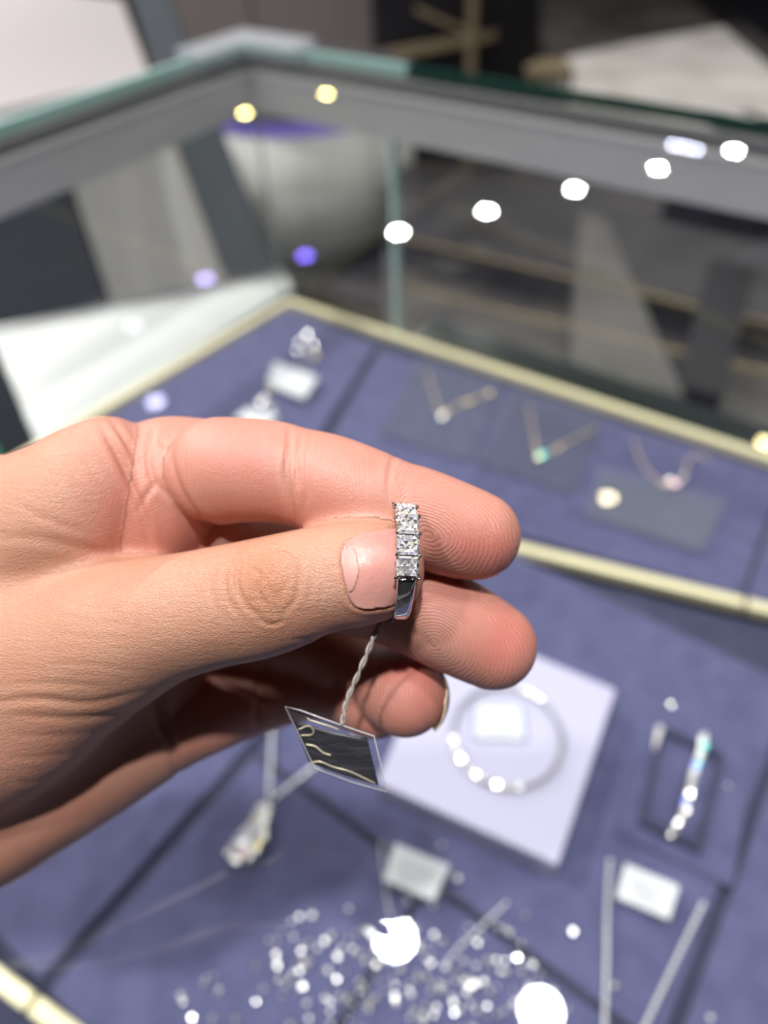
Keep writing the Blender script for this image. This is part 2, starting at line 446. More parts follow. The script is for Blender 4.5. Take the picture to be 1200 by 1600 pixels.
# dark runner cabinets and pale floor slabs beyond the right wall
def floorpiece(pix, m, label, cat, z=FL + 0.012, name='floor_rug'):
    bm = bmesh.new(); prism(bm, [on(x, y, z) for x, y in pix], FL, z); o = from_bm(name, bm, m); tag(o, label, cat); return o
rug = noisy('pale_marble', (0.60, 0.57, 0.54), (0.82, 0.79, 0.76), 3, 0.5, 0)
floorpiece([(872, 92), (1010, 62), (1150, 38), (1300, 130), (1300, 330), (1060, 230), (880, 170)], rug, 'pale grey rug on the floor beyond the right of the case', 'rug')
block('black_cabinet', [(1060, 222), (1165, 172), (1500, 260), (1500, 420)], FL + 0.35, FL, 'black', 'low black cabinet at the far right beyond the pale rug', 'cabinet')
block('dark_bench', [(1095, -25), (1120, 0), (1300, 140), (1500, 120), (1500, -60), (1095, -60)], FL + 0.12, FL, 'blackw', 'black bench at the top right corner beyond the pale rug', 'bench')
brown = noisy('brown_grey_stone', (0.085, 0.078, 0.075), (0.16, 0.15, 0.14), 5, 0.4, 0)
dsk = thing('low_cabinet', on(850, 400, FL), 'low brown grey cabinet with two thin gilt lines seen through the right glass', 'cabinet')
def lowbox(name, pix, z0, z1, m): 
    bm = bmesh.new(); prism(bm, [on(x, y, z1) for x, y in pix], z0, z1); return from_bm(name, bm, m, dsk)
lowbox('cabinet_body', [(600, 385), (1420, 590), (1420, 820), (600, 640)], FL, FL + 0.22, brown)
lowbox('upper_step', [(630, 255), (1420, 430), (1420, 545), (610, 360)], FL, FL + 0.34, noisy('dark_brown_stone', (0.035, 0.032, 0.034), (0.075, 0.07, 0.07), 5, 0.4, 0))
for y0 in (368, 446, 540):
    a, b = on(605, y0, FL + .345), on(1420, y0 + 190, FL + .345)
    bm = bmesh.new(); beam(bm, a, b, 0.012, 0.008); from_bm('gilt_line', bm, 'gilt', dsk)
lowbox('pale_panel', [(905, 330), (945, 340), (1070, 620), (890, 575)], FL, FL + 0.352, noisy('beige_grey_panel', (0.12, 0.115, 0.105), (0.18, 0.17, 0.16), 6, 0.5, 0))
lowbox('dark_panel', [(1110, 400), (1180, 415), (1130, 620), (1060, 600)], FL, FL + 0.354, 'blackw')
# green carpet piece at the left
floorpiece([(-260, 575), (20, 590), (90, 760), (-260, 900)], noisy('dark_green_pile', (0.02, 0.16, 0.10), (0.035, 0.25, 0.16), 30, 0.9, 0.4, 300), 'dark green carpet on the floor at the left below the white counter', 'carpet', name='carpet')


# ------------------------------------------------------------------ the glass display case
case = thing('display_case', cs(0.5, 0.3, FL), 'glass topped jewellery display case with a brushed steel frame', 'display case')
S1, T1 = 1.05, 0.70                          # extent along A and along B
ZB, ZM, ZT = 0.199, 0.236, 0.249             # steel band: bottom, gasket, top
# cabinet below the tray
bm = bmesh.new(); cbox(bm, -0.004, S1, -0.004, T1, FL, -0.035); from_bm('cabinet_body', bm, 'white', case)
# inner floor under the trays
bm = bmesh.new(); cbox(bm, 0.0, S1 - .004, 0.0, T1 - .004, -0.035, -0.016); from_bm('base_panel', bm, 'velvet_dark', case)
# steel band around the top
def band(name, side, z0, z1, th, m, off=0.0):
    bm = bmesh.new()
    if side == 'far': cbox(bm, -th, S1 + th, -th, off, z0, z1)
    if side == 'left': cbox(bm, -th, off, 0.0, T1, z0, z1)
    if side == 'near': cbox(bm, 0, S1, T1, T1 + th, z0, z1)
    if side == 'right': cbox(bm, S1, S1 + th, 0, T1, z0, z1)
    o = from_bm(name, bm, m, case); bevel(o, 0.0012); return o
for sd in ('far', 'left', 'near', 'right'):
    band('steel_frame', sd, ZB, ZM, 0.010, 'steel')
    band('gasket', sd, ZM + .0004, ZT, 0.008, 'steel_dark', -0.001)
for q4 in ((-.001, S1, -.001, .0006), (-.001, .0006, 0, T1)):
    bm = bmesh.new(); cbox(bm, *q4, ZM - .0025, ZM + .0015); from_bm('frame_highlight_lip', bm, mat('highlight_steel_lip', (0.85, 0.84, 0.84), 0.3, 0.3), case)  # lip coloured brighter to draw the highlight line along the frame
# walls
def wall(name, s0, t0, s1, t1, z0=-0.012, z1=ZB):
    bm = bmesh.new(); cbox(bm, s0, s1, t0, t1, z0, z1); return from_bm(name, bm, 'glass_dull', case)
e = 0.006
SEAM = 0.150
wall('glass_wall', -e, -e, SEAM - .001, 0); wall('glass_wall', SEAM + .003, -e, S1, 0)
wall('glass_wall', -e, 0.001, 0, T1)
wall('glass_wall', 0, T1, S1, T1 + e)
bm = bmesh.new(); cbox(bm, SEAM - .0005, SEAM + .0025, -e - .001, 0.001, -0.012, ZB); from_bm('glass_edge', bm, mat('bright_glass_edge', (0.66, 0.92, 0.88), 0.2, Transmission_Weight=0.1), case)
bm = bmesh.new(); cbox(bm, -0.0015, 0.0005, -0.0015, 0.0005, -0.012, ZB); from_bm('glass_edge', bm, mat('faint_glass_edge', (0.30, 0.42, 0.40), 0.3), case)
bm = bmesh.new(); cbox(bm, -e - .001, -e + .0005, -e - .001, -e + .0005, -0.012, ZB); from_bm('glass_edge', bm, 'teal', case)
# top pane and its green edges
bm = bmesh.new(); cbox(bm, -0.010, S1, -0.010, T1, ZT + .0005, GL)
from_bm('glass_top', bm, 'glass', case)
JX = 0.150
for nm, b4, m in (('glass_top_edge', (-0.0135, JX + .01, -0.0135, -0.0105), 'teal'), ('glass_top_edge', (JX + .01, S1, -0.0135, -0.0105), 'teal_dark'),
                  ('glass_top_edge', (-0.0135, -0.0105, -0.0105, T1), 'teal')):
    bm = bmesh.new(); cbox(bm, *b4, ZT + .0005, GL); from_bm(nm, bm, m, case)
bm = bmesh.new(); cbox(bm, -0.0175, -0.0140, -0.010, T1, ZT - .002, GL - .001); from_bm('edge_trim', bm, mat('pale_edge_trim', (0.80, 0.88, 0.88), 0.25, 0.1), case)
# dark stone ledge outside the right wall
bm = bmesh.new(); cbox(bm, 0.16, S1, -0.055, -0.010, -0.05, -0.010); from_bm('ledge', bm, mat('dark_green_stone', (0.025, 0.032, 0.030), 0.2), case)
# clear protector on the corner of the top
bm = bmesh.new()
w = 0.030
prism(bm, [cs(-.022, -.022), cs(0.062, -.022), cs(0.062, -.022 + w), cs(-.022 + w, -.022 + w), cs(-.022 + w, 0.058), cs(-.022, 0.058)], GL + .0006, GL + .008)
prot = from_bm('corner_guard', bm, pane('guard_plastic', (0.86, 0.88, 0.88), 0.12, 1.5, 0.22)); bevel(prot, 0.002, 3)
tag(prot, 'clear plastic corner guard on the far corner of the glass top', 'corner guard')

# ------------------------------------------------------------------ trays
bt = thing('back_tray', cs(0.4, 0.1, -.016), 'long navy velvet tray with pale brass rails at the back of the case', 'jewellery tray')
def rail(p, q, parent, w=0.0085, h=0.010, z=-0.006):
    bm = bmesh.new(); beam(bm, (p.x, p.y, z), (q.x, q.y, z), w, h); o = from_bm('rail', bm, 'rail', parent); bevel(o, .0015); return o
c0, c1 = on(452, 470, .002), on(1240, 727, .002)
l1 = c0 + (on(150, 645, .002) - c0) * 1.9
rail(c0, c1, bt); rail(c0, l1, bt)
m0, m1 = on(815, 856, .002), on(1163, 942, .002)
dm = (m1 - m0)
mA = m0 - dm * 2.6
rail(mA, m1, bt); rail(m1 + dm * .012, m1 + dm * 2.5, bt)
bm = bmesh.new(); prism(bm, [c0, c1 + (c1 - c0) * 1.0, m1 + dm * 2.5, mA, l1], -0.016, -0.006); from_bm('tray_base', bm, 'velvet_dark', bt)
# pads of the back tray
sA, sB = on(588, 548, 0), on(516, 664, 0)
def pad(name, pix, z0, z1, m, parent=None, bev=0.0012):
    bm = bmesh.new(); prism(bm, [on(x, y, z1) for x, y in pix], z0, z1); o = from_bm(name, bm, m, parent); bevel(o, bev, 3); return o
_a = on(586, 548, 0); _b = on(510, 664, 0); _u = _b - _a; _w = m0 - _a
_k = (_w.x * dm.y - _w.y * dm.x) / (_u.x * dm.y - _u.y * dm.x)
bm = bmesh.new(); prism(bm, [c0 + (c1 - c0) * .012 + (l1 - c0) * .02, on(586, 540, 0), _a + _u * (_k - .07), mA + (c0 - l1) * .03 + dm * .06, l1 + (c0 - l1) * .30 + dm * .06], -0.006, 0.0)
p = from_bm('velvet_pad', bm, 'velvet'); bevel(p, .0012, 3); tag(p, 'plain navy velvet pad at the case corner holding a ring and tags', 'velvet pad', 'velvet pads in the back tray')
p = pad('velvet_pad', [(594, 546), (1225, 742), (1158, 930), (820, 838), (480, 745)], -0.006, -0.001, 'velvet'); tag(p, 'long navy velvet pad of the back tray lying under the three necklaces', 'velvet pad', 'velvet pads in the back tray')
p = pad('velvet_pad', [(1232, 744), (1500, 828), (1500, 1024), (1165, 932)], -0.006, -0.001, 'velvet'); tag(p, 'navy velvet pad at the right edge beyond the end of the necklaces', 'velvet pad', 'velvet pads in the back tray')
for pix, lb in (([(655, 558), (790, 598), (735, 722), (592, 678)], 'slate velvet card under the leftmost gold necklace of the back tray'),
                ([(798, 601), (945, 648), (898, 772), (744, 724)], 'slate velvet card under the middle gold necklace of the back tray')):
    p = pad('necklace_card', pix, -0.001, 0.0015, 'velvet_grey'); tag(p, lb, 'necklace card', 'slate necklace cards')
ab = thing('acrylic_block', on(1022, 800, 0), 'clear acrylic block on slate velvet under the rightmost gold necklace', 'display block')
pad('slate_insert', [(942, 742), (1128, 792), (1096, 862), (918, 808)], -0.001, 0.001, 'velvet_grey', ab)
pad('clear_plate', [(938, 726), (1138, 780), (1100, 860), (912, 800)], 0.0015, 0.008, 'acrylic', ab)

ft = thing('front_tray', cs(0.5, 0.36, -.016), 'wide navy velvet tray with a pale brass front rail at the front of the case', 'jewellery tray')
f0, f1 = on(0, 1531, .002), on(50, 1568, .002)
df = (f1 - f0).normalized()
rail(f0 - df * .25, f1 - df * .0012, ft, 0.0095); rail(f1 + df * .0012, f1 + df * .60, ft, 0.0095)
off = Vector((0, -0.012, 0))
nA = Vector((B2[0], B2[1], 0)) * 0.0105
bm = bmesh.new(); prism(bm, [mA + nA, m1 + nA, m1 + nA + dm * 2.4, f1 + df * .6 - nA, f0 - df * .25 - nA], -0.016, -0.006); from_bm('tray_base', bm, 'velvet_dark', ft)
gv = 0.0045
G0 = on(236, 1250, 0); G1 = on(52, 1558, 0)         # the wide groove at the left
gd = (G0 - G1).normalized()
def st_of(p):
    r = np.array([p.x, p.y]) - C2 * 1.0; return r @ A2 / K, r @ B2 / K
sg, tg = st_of(G1)
sR, tR = st_of(on(1130, 1400, 0)); s_box, t_box = st_of(on(560, 1295, 0))
def ppad(s0, s1, t0, t1, label, z=0.0, m='velvet'):
    bm = bmesh.new(); cbox(bm, s0, s1, t0, t1, -0.006, z); o = from_bm('velvet_pad', bm, m); bevel(o, .0014, 3)
    tag(o, label, 'velvet pad', 'velvet pads in the front tray'); return o
t_top, t_bot = 0.192, tg - 0.006
ppad(sg - .26, sg - .004, t_top + .02, t_bot, 'navy velvet pad left of the dark groove under the hand')
tm = t_box
ppad(sg + .004, sR - .003, t_top, tm - .002, 'large navy velvet pad under the lilac square stand')
ppad(sg + .004, sg + .118, tm + .002, t_bot, 'navy velvet pad at the bottom below the pendant')
ppad(sg + .122, sR - .003, tm + .002, t_bot, 'navy velvet pad under the strewn sparkling stones')
ppad(sR + .003, sR + .30, t_top - .01, t_bot, 'navy velvet pad at the bottom right edge')
print('grooves', sg, tg, sR, tR, s_box, t_box)


# ------------------------------------------------------------------ jewellery lying in the case
def jtag(pix, z, th, label, lines=4, group='white jewellery tags', tilt=0.0, m='card'):
    c = sum((on(x, y, z) for x, y in pix), Vector()) / 4
    t = thing('jewellery_tag', c, label, 'tag', group)
    bm = bmesh.new()
    P = [on(x, y, z + th) for x, y in pix]
    prism(bm, P, z, z + th); o = from_bm('sleeve', bm, 'acrylic', t); bevel(o, 0.0012, 3)
    bm = bmesh.new(); Q = [p.lerp(c, 0.13) for p in P]; prism(bm, Q, z + th + .0001, z + th + .0006); from_bm('card', bm, m, t)
    bm = bmesh.new()
    a, b, cc, d = Q
    for i in range(lines):
        v = 0.30 + 0.5 * i / max(1, lines - 1); e0 = a.lerp(d, v); e1 = b.lerp(cc, v)
        u0 = 0.18 + 0.1 * random.random(); u1 = 0.9 - 0.25 * random.random()
        n = 9; w = (d - a).normalized() * 0.0007
        for k in range(n):
            k0 = u0 + (u1 - u0) * k / n; k1 = k0 + (u1 - u0) / n * random.uniform(.45, .85)
            p0, p1 = e0.lerp(e1, k0), e0.lerp(e1, k1)
            prism(bm, [p0, p1, p1 + w, p0 + w], z + th + .0006, z + th + .0007)
    if lines: from_bm('print', bm, 'print', t)
    else: bm.free()
    return t

jtag([(425, 562), (503, 590), (478, 628), (412, 602)], 0.006, 0.002, 'white tag beside the ring near the far corner of the back tray', 0)
jtag([(385, 636), (440, 650), (420, 672), (360, 655)], 0.006, 0.002, 'white tag half hidden behind the index finger', 0)
jtag([(738, 1098), (820, 1100), (826, 1160), (736, 1158)], 0.022, 0.001, 'white tag lying inside the bangle on the lilac square stand', 4)
jtag([(612, 1312), (710, 1352), (682, 1415), (592, 1378)], 0.006, 0.003, 'white tag above the bright round reflection', 5)
jtag([(972, 1344), (1068, 1384), (1050, 1444), (956, 1404)], 0.006, 0.003, 'white tag between the two silver chains at the lower right', 5)

def sparkle_set(name, spots, m, parent, z, r0=0.0011, r1=0.0015, aimed=0.6):
    bm = bmesh.new()
    for x, y in spots:
        p = on(x, y, z); r = random.uniform(r0, r1)
        stone_bm(bm, p, r, sparkle_dir(p) if random.random() < aimed else None)
    return from_bm(name, bm, m, parent)

# rings in the far corner
def corner_ring(cx, cy, label, head, gems):
    t = thing('ring', on(cx, cy, 0), label, 'ring', 'rings in the corner of the back tray')
    bm = bmesh.new(); c = on(cx, cy, 0.0085)
    tube(bm, [c + Vector((math.cos(a) * .0085, math.sin(a) * .002, math.sin(a) * .0085)) for a in [k * 2 * math.pi / 28 for k in range(28)]], 0.0011, 8, True)
    from_bm('band', bm, 'silver', t, True)
    bm = bmesh.new()
    for x, y, r in head:
        p = on(x, y, 0.018); stone_bm(bm, p, r, sparkle_dir(p, .03))
    from_bm('stones', bm, 'gem', t)
    for x, y, r, m in gems:
        bm = bmesh.new(); p = on(x, y, 0.018); stone_bm(bm, p, r, sparkle_dir(p, .02)); from_bm('stone', bm, m, t)
    return t
corner_ring(478, 560, 'silver ring with a pear shaped cluster standing behind the white tag', [(468, 535, .0028), (480, 522, .0026), (490, 540, .0024), (476, 546, .003), (464, 548, .0022)], [(495, 555, .0018, 'gem_gold')])
corner_ring(415, 635, 'gold ring with three round stones in front of the white tag', [(414, 622, .0022), (408, 630, .002), (422, 640, .0018)], [(425, 608, .0018, 'gem_gold'), (407, 627, .0016, 'gem_pink'), (427, 634, .0016, 'gem')])

# three fine necklaces
def fine_necklace(pts, label, pend, z, m='gold', group='fine gold necklaces of the back tray', links=()):
    P = smooth_path([on(x, y, z) for x, y in pts], 10)
    t = thing('necklace', Vector(P[len(P) // 2]), label, 'necklace', group)
    chain_obj('chain', P, m, t, 0.0010, 0.0022)
    for x, y, r, mm in pend:
        bm = bmesh.new(); p = on(x, y, z + .0015); stone_bm(bm, p, r, sparkle_dir(p, .015)); from_bm('pendant_stone', bm, mm, t)
    for x, y, r, mm in links:
        bm = bmesh.new(); p = on(x, y, z + .0012); stone_bm(bm, p, r, sparkle_dir(p, .03)); from_bm('accent_link', bm, mm, t)
    return t
fine_necklace([(668, 585), (676, 608), (690, 646), (718, 632), (770, 612)], 'fine gold necklace in a V with a pale blue stone, leftmost of the back tray', [(690, 651, .0026, 'gem'), (697, 643, .0016, 'gem_gold')], .003, links=[(673, 593, .0013, 'gem_gold'), (730, 629, .0014, 'gem_gold'), (737, 626, .0013, 'gem_gold'), (766, 614, .0012, 'gem_gold')])
fine_necklace([(826, 636), (833, 672), (844, 710), (880, 694), (932, 668)], 'fine gold necklace in a V with a bright teal stone, middle of the back tray', [(848, 711, .0024, 'gem_teal'), (841, 714, .0016, 'gem_gold')], .003, links=[(834, 691, .0015, 'gem_gold'), (872, 702, .0013, 'gem_gold')])
fine_necklace([(990, 688), (1003, 722), (1024, 748), (1050, 758), (1068, 748), (1074, 722), (1090, 710), (1108, 722)], 'fine rose gold necklace with a pink stone on the acrylic block', [(1056, 756, .0028, 'gem_pink'), (1036, 756, .0016, 'gem_gold'), (1068, 744, .0017, 'gem')], .010, links=[(1046, 750, .0014, 'gem')])

# lilac square stand with bangle
sq = thing('square_stand', on(770, 1190, 0), 'lilac white square stand carrying the bangle', 'display stand')
bm = bmesh.new(); top = [on(826, 1018, .022), on(963, 1077, .022), on(872, 1352, .022), on(590, 1222, .022), on(700, 1000, .022)]
top = [on(700, 965, .022), on(963, 1077, .022), on(872, 1352, .022), on(588, 1222, .022)]
prism(bm, top, 0.0, 0.018); o = from_bm('box_body', bm, 'lilac', sq); bevel(o, .0012, 3)
bm = bmesh.new(); prism(bm, top, 0.0184, 0.022); o = from_bm('top_pad', bm, 'lilac', sq); bevel(o, .0012, 3)
bg = thing('bangle', on(790, 1150, .022), 'round silver bangle with a row of white stones on the lilac square stand', 'bracelet')
cen = on(792, 1148, .025); u = (on(876, 1160, .025) - cen); v = (on(785, 1232, .025) - cen)
v = v - u * (u.dot(v) / u.length_squared); rad = (u.length + v.length) / 2; u = u.normalized() * rad; v = v.normalized() * rad
circ = [cen + u * math.cos(a) + v * math.sin(a) for a in [k * 2 * math.pi / 90 for k in range(90)]]
bm = bmesh.new(); tube(bm, circ, 0.0013, 8, True); from_bm('band', bm, mat('dull_silver', (.42, .42, .45), .35, .7), bg, True)
for lo, hi, n, r in ((75, 165, 17, .0019), (-75, -55, 4, .0016)):
    bm = bmesh.new()
    for k in range(n):
        a = math.radians(lo + (hi - lo) * k / (n - 1)); p = cen + u * math.cos(a) + v * math.sin(a) + Vector((0, 0, .0012))
        stone_bm(bm, p, r, sparkle_dir(p, .07))
    from_bm('stone_row', bm, 'gem', bg)

# bracelet in its recessed pad
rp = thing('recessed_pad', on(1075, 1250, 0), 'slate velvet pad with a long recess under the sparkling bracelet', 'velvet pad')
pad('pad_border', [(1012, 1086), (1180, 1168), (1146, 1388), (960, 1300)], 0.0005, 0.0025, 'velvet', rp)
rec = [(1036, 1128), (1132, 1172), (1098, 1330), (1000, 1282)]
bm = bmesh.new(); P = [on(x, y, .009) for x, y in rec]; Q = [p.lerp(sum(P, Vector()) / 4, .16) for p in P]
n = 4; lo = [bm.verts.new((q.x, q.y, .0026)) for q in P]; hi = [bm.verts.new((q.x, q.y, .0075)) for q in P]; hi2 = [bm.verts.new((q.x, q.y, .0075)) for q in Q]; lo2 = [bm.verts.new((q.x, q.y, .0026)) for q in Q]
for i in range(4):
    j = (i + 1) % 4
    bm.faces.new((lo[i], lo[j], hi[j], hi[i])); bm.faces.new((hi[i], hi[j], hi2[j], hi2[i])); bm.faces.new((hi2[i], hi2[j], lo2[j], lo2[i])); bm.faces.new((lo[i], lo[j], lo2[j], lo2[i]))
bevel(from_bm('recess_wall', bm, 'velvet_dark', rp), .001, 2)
bm = bmesh.new(); tube(bm, [on(1032, 1136, .0095), on(1027, 1152, .0095), on(1022, 1172, .0095)], [.0022, .0017, .0006], 10); from_bm('pin', bm, mat('white_glint', (.85, .82, .85), .3), rp, True)  # pale tapered tube shaped as the highlight on the recess edge
br = thing('bracelet', on(1078, 1230, .01), 'sparkling stone bracelet arched over the recessed slate pad', 'bracelet')
bp = smooth_path([on(1098, 1150, .008), on(1097, 1172, .015), on(1085, 1205, .018), on(1077, 1240, .018), on(1066, 1275, .014), on(1050, 1305, .008)], 10)
bm = bmesh.new(); tube(bm, bp, 0.0011, 8); from_bm('band', bm, 'silver', br, True)
bm = bmesh.new()
for i, p in enumerate(resample(bp, .0026)):
    for sx in (-1, 1):
        q = Vector(p) + Vector((sx * .0014, sx * .0006, .001)); stone_bm(bm, q, .0013, sparkle_dir(q, .20))
from_bm('stones', bm, 'gem', br)
for x, y, m in ((1101, 1166, 'gem_teal'), (1087, 1196, 'gem_blue'), (1092, 1194, 'gem_teal'), (1078, 1240, 'gem'), (1070, 1252, 'gem_blue')):
    bm = bmesh.new(); q = on(x, y, .0195); stone_bm(bm, q, .0018, sparkle_dir(q, .01)); from_bm('fire_stone', bm, m, br)

# pendant necklace below the hand
pn = thing('necklace', on(390, 1290, 0), 'silver chain necklace with a large sparkling gourd shaped pendant', 'necklace')
chain_obj('chain', [on(428, 1060, .004), on(425, 1140, .004), on(420, 1250, .004)], 'silver', pn, .0016, .0030)
chain_obj('chain', [on(560, 1150, .004), on(490, 1198, .004), on(424, 1250, .004)], 'silver', pn, .0016, .0030)
bm = bmesh.new()
prof = [(418, 1252, 2), (412, 1262, 8), (407, 1274, 14), (402, 1286, 13), (397, 1298, 18), (391, 1310, 23), (385, 1322, 25), (380, 1334, 25), (376, 1342, 16)]
body = [on(x, y, .004) for x, y, w in prof]; wd = [max(w, 3) * .00038 for x, y, w in prof]
tube(bm, body, [w * .9 for w in wd], 14); from_bm('setting', bm, 'silver', pn, True)
bm = bmesh.new()
for (x, y, w) in prof:
    for k in range(max(1, int(w / 2.2))):
        px_ = x + random.uniform(-1, 1) * w; p = on(px_ + (y - 1300) * 0, y + random.uniform(-5, 5), .0085); stone_bm(bm, p, random.uniform(.0011, .0017), sparkle_dir(p, .06))
from_bm('stones', bm, 'gem', pn)
for x, y, m in ((403, 1320, 'gem_gold'), (380, 1332, 'gem_pink'), (376, 1310, 'gem_blue'), (398, 1276, 'gem_gold')):
    bm = bmesh.new(); q = on(x, y, .0115); stone_bm(bm, q, .0015, sparkle_dir(q, .01)); from_bm('fire_stone', bm, m, pn)

# silver chains at the lower right and centre
def plain_chain(pts, label, r=.0014):
    P = smooth_path([on(x, y, .004) for x, y in pts], 8)
    t = thing('chain', Vector(P[0]), label, 'chain', 'silver chains lying in the front tray')
    chain_obj('links', P, 'silver', t, r, .0023); return t
plain_chain([(953, 1346), (949, 1420), (948, 1500), (945, 1600), (940, 1700)], 'straight silver chain running down left of the lower right tag')
plain_chain([(1098, 1414), (1066, 1480), (1040, 1535), (1008, 1602), (960, 1700)], 'slanting silver chain running down right of the lower right tag')
plain_chain([(790, 1412), (750, 1450), (712, 1486), (696, 1510)], 'short silver chain among the strewn stones', .0010)
plain_chain([(596, 1318), (598, 1350), (604, 1400), (612, 1440)], 'short silver chain at the left of the tag above the bright reflection', .0009)

# strewn stones: one prototype mesh per size, copied
protos = []
for k in range(10):
    bm = bmesh.new()
    stone_bm(bm, (0, 0, 0), 1.0, Vector((0, 0, 1)))
    me = bpy.data.meshes.new('loose_stone'); bm.to_mesh(me); bm.free(); me.materials.append(MT['gem']); protos.append(me)
rnd = random.Random(12)
spots = []
fixed = [(440, 1455), (455, 1440), (468, 1432), (432, 1470), (488, 1430), (545, 1420), (322, 1528), (334, 1524), (318, 1536), (283, 1555), (286, 1565), (400, 1510), (436, 1530), (463, 1506), (442, 1556), (475, 1478), (470, 1486), (508, 1470), (518, 1462), (545, 1466), (432, 1492), (434, 1500), (412, 1545),
         (674, 1296), (690, 1320), (715, 1372), (676, 1414), (775, 1500), (762, 1498), (768, 1512), (728, 1550), (735, 1546), (685, 1536), (690, 1546), (822, 1430), (716, 1520), (1030, 1430), (1110, 1590), (1138, 1228), (1118, 1043), (1048, 1101), (1097, 1326), (865, 1548), (960, 1540), (895, 1455), (480, 1567), (400, 1565), (368, 1592), (300, 1590)]
for p in fixed: spots.append(p)
while len(spots) < 215:
    x = rnd.gauss(640, 120); y = rnd.gauss(1530, 55)
    if 280 < x < 900 and 1400 < y < 1640 and y > 1400 + 0.0016 * (x - 620) ** 2: spots.append((x, y))
for i, (x, y) in enumerate(spots):
    o = bpy.data.objects.new('loose_stone', protos[i % 10]); COL.objects.link(o)
    r = rnd.uniform(.0008, .0018); p = on(x, y, .0015 + r * .3)
    o.location = p; o.scale = (r, r, r)
    o.rotation_mode = 'QUATERNION'
    z = sparkle_dir(p, .16) if rnd.random() < .5 else Vector((rnd.uniform(-.5, .5), rnd.uniform(-.5, .5), 1)).normalized()
    o.rotation_quaternion = z.to_track_quat('Z', 'Y')
    tag(o, 'small clear sparkling stone strewn on the navy velvet of the front tray', 'gemstone', 'strewn sparkling stones in the front tray')


# ------------------------------------------------------------------ the hand
# every chain: (x, y, depth in mm, radius) with x, y, radius in pixels of the frame
def P3(x, y, d):                              # camera-space millimetres
    return np.array([(x - 600) / F * d, (y - 800) / F * d, d], float)

CH = {
 'thumb':  [(588, 893, 118, 75), (560, 897, 118, 81), (500, 906, 118.5, 84), (412, 933, 120, 93), (330, 950, 122, 94), (255, 968, 125, 100), (180, 990, 129, 118), (90, 1010, 134, 142), (-60, 1030, 140, 190)],
 'thenar': [(170, 1010, 131, 100), (90, 1060, 133, 118), (0, 1110, 136, 142), (-140, 1140, 142, 175), (-320, 1130, 150, 190)],
 'index':  [(744, 837, 127, 69), (715, 829, 127, 74), (655, 808, 127, 77), (612, 793, 127, 75), (560, 775, 127.5, 79), (510, 758, 128, 80), (462, 745, 128.5, 77), (420, 737, 129, 80), (370, 735, 130, 82), (346, 736, 131, 84)],
 'web':    [(310, 742, 140, 88), (262, 752, 139, 99), (235, 790, 140, 108), (215, 850, 143, 100)],
 'knuckle':[(168, 735, 134, 84), (140, 770, 134, 105), (100, 810, 135, 122), (30, 850, 138, 140), (-80, 880, 142, 170), (-260, 930, 148, 190)],
 'middle': [(770, 1009, 133, 68), (735, 990, 133, 73), (690, 966, 133, 76), (640, 942, 134, 76), (590, 922, 137, 78), (520, 905, 142, 82), (430, 885, 146, 84), (330, 870, 149, 92), (180, 870, 150, 110)],
 'ring':   [(633, 1085, 139, 65), (620, 1076, 141, 65), (598, 1060, 147, 62), (560, 1036, 154, 61), (500, 1005, 159, 64), (420, 985, 160, 72), (340, 975, 158, 80), (200, 975, 155, 105)],
 'little': [(588, 1100, 146, 53), (576, 1097, 148, 53), (555, 1089, 154, 52), (515, 1074, 160, 51), (470, 1072, 160, 54), (400, 1086, 158, 59), (330, 1112, 154, 62), (262, 1140, 155, 66), (200, 1150, 155, 90)],
 'palm':   [(258, 1128, 155.5, 74), (200, 1150, 155, 92), (130, 1185, 154, 103), (50, 1225, 153, 112), (-60, 1260, 153, 135), (-200, 1230, 154, 170), (-340, 1180, 156, 190)],
 'palmmid':[(240, 1030, 152, 90), (120, 1060, 152, 130), (-40, 1090, 152, 165), (-240, 1090, 153, 190)],
 'back':   [(140, 880, 150, 105), (40, 960, 152, 150), (-120, 1010, 153, 190), (-340, 1060, 155, 215)],
 'wrist':  [(-240, 1060, 152, 225), (-420, 1075, 158, 200), (-640, 1110, 166, 195), (-960, 1160, 176, 205)],
}
# (name, blend in mm with what has been built so far)
ORDER = [('back', 0), ('palmmid', 8), ('wrist', 12), ('palm', 4), ('middle', 3), ('ring', 0.8), ('little', 0.8), ('knuckle', 6), ('web', 1.0), ('index', 0.9), ('thenar', 6), ('thumb', 3)]
SOFT = {('thumb', 'knuckle')}

def cr(pts, n=7):
    return np.array(smooth_path(pts, n))
SEG = {}
for k, v in CH.items():
    P = [np.append(P3(x, y, d), r * d / F) for x, y, d, r in v]
    SEG[k] = cr(P)

def chain_sdf(q, seg):                        # q (N,3) -> signed distance, arc parameter
    best = np.full(len(q), 1e9, np.float32); arc = np.zeros(len(q), np.float32); L = 0.0
    for a, b in zip(seg[:-1], seg[1:]):
        ab = b[:3] - a[:3]; l2 = float(ab @ ab) + 1e-9
        t = np.clip((q - a[:3]) @ ab / l2, 0, 1).astype(np.float32)
        d = np.linalg.norm(q - a[:3] - t[:, None] * ab, axis=1) - (a[3] + (b[3] - a[3]) * t)
        m = d < best; best[m] = d[m]; arc[m] = L + t[m] * math.sqrt(l2); L += math.sqrt(l2)
    return best, arc

def smin(a, b, k):
    if k <= 0: return np.minimum(a, b)
    h = np.maximum(k - np.abs(a - b), 0) / k
    return np.minimum(a, b) - h * h * k * 0.25

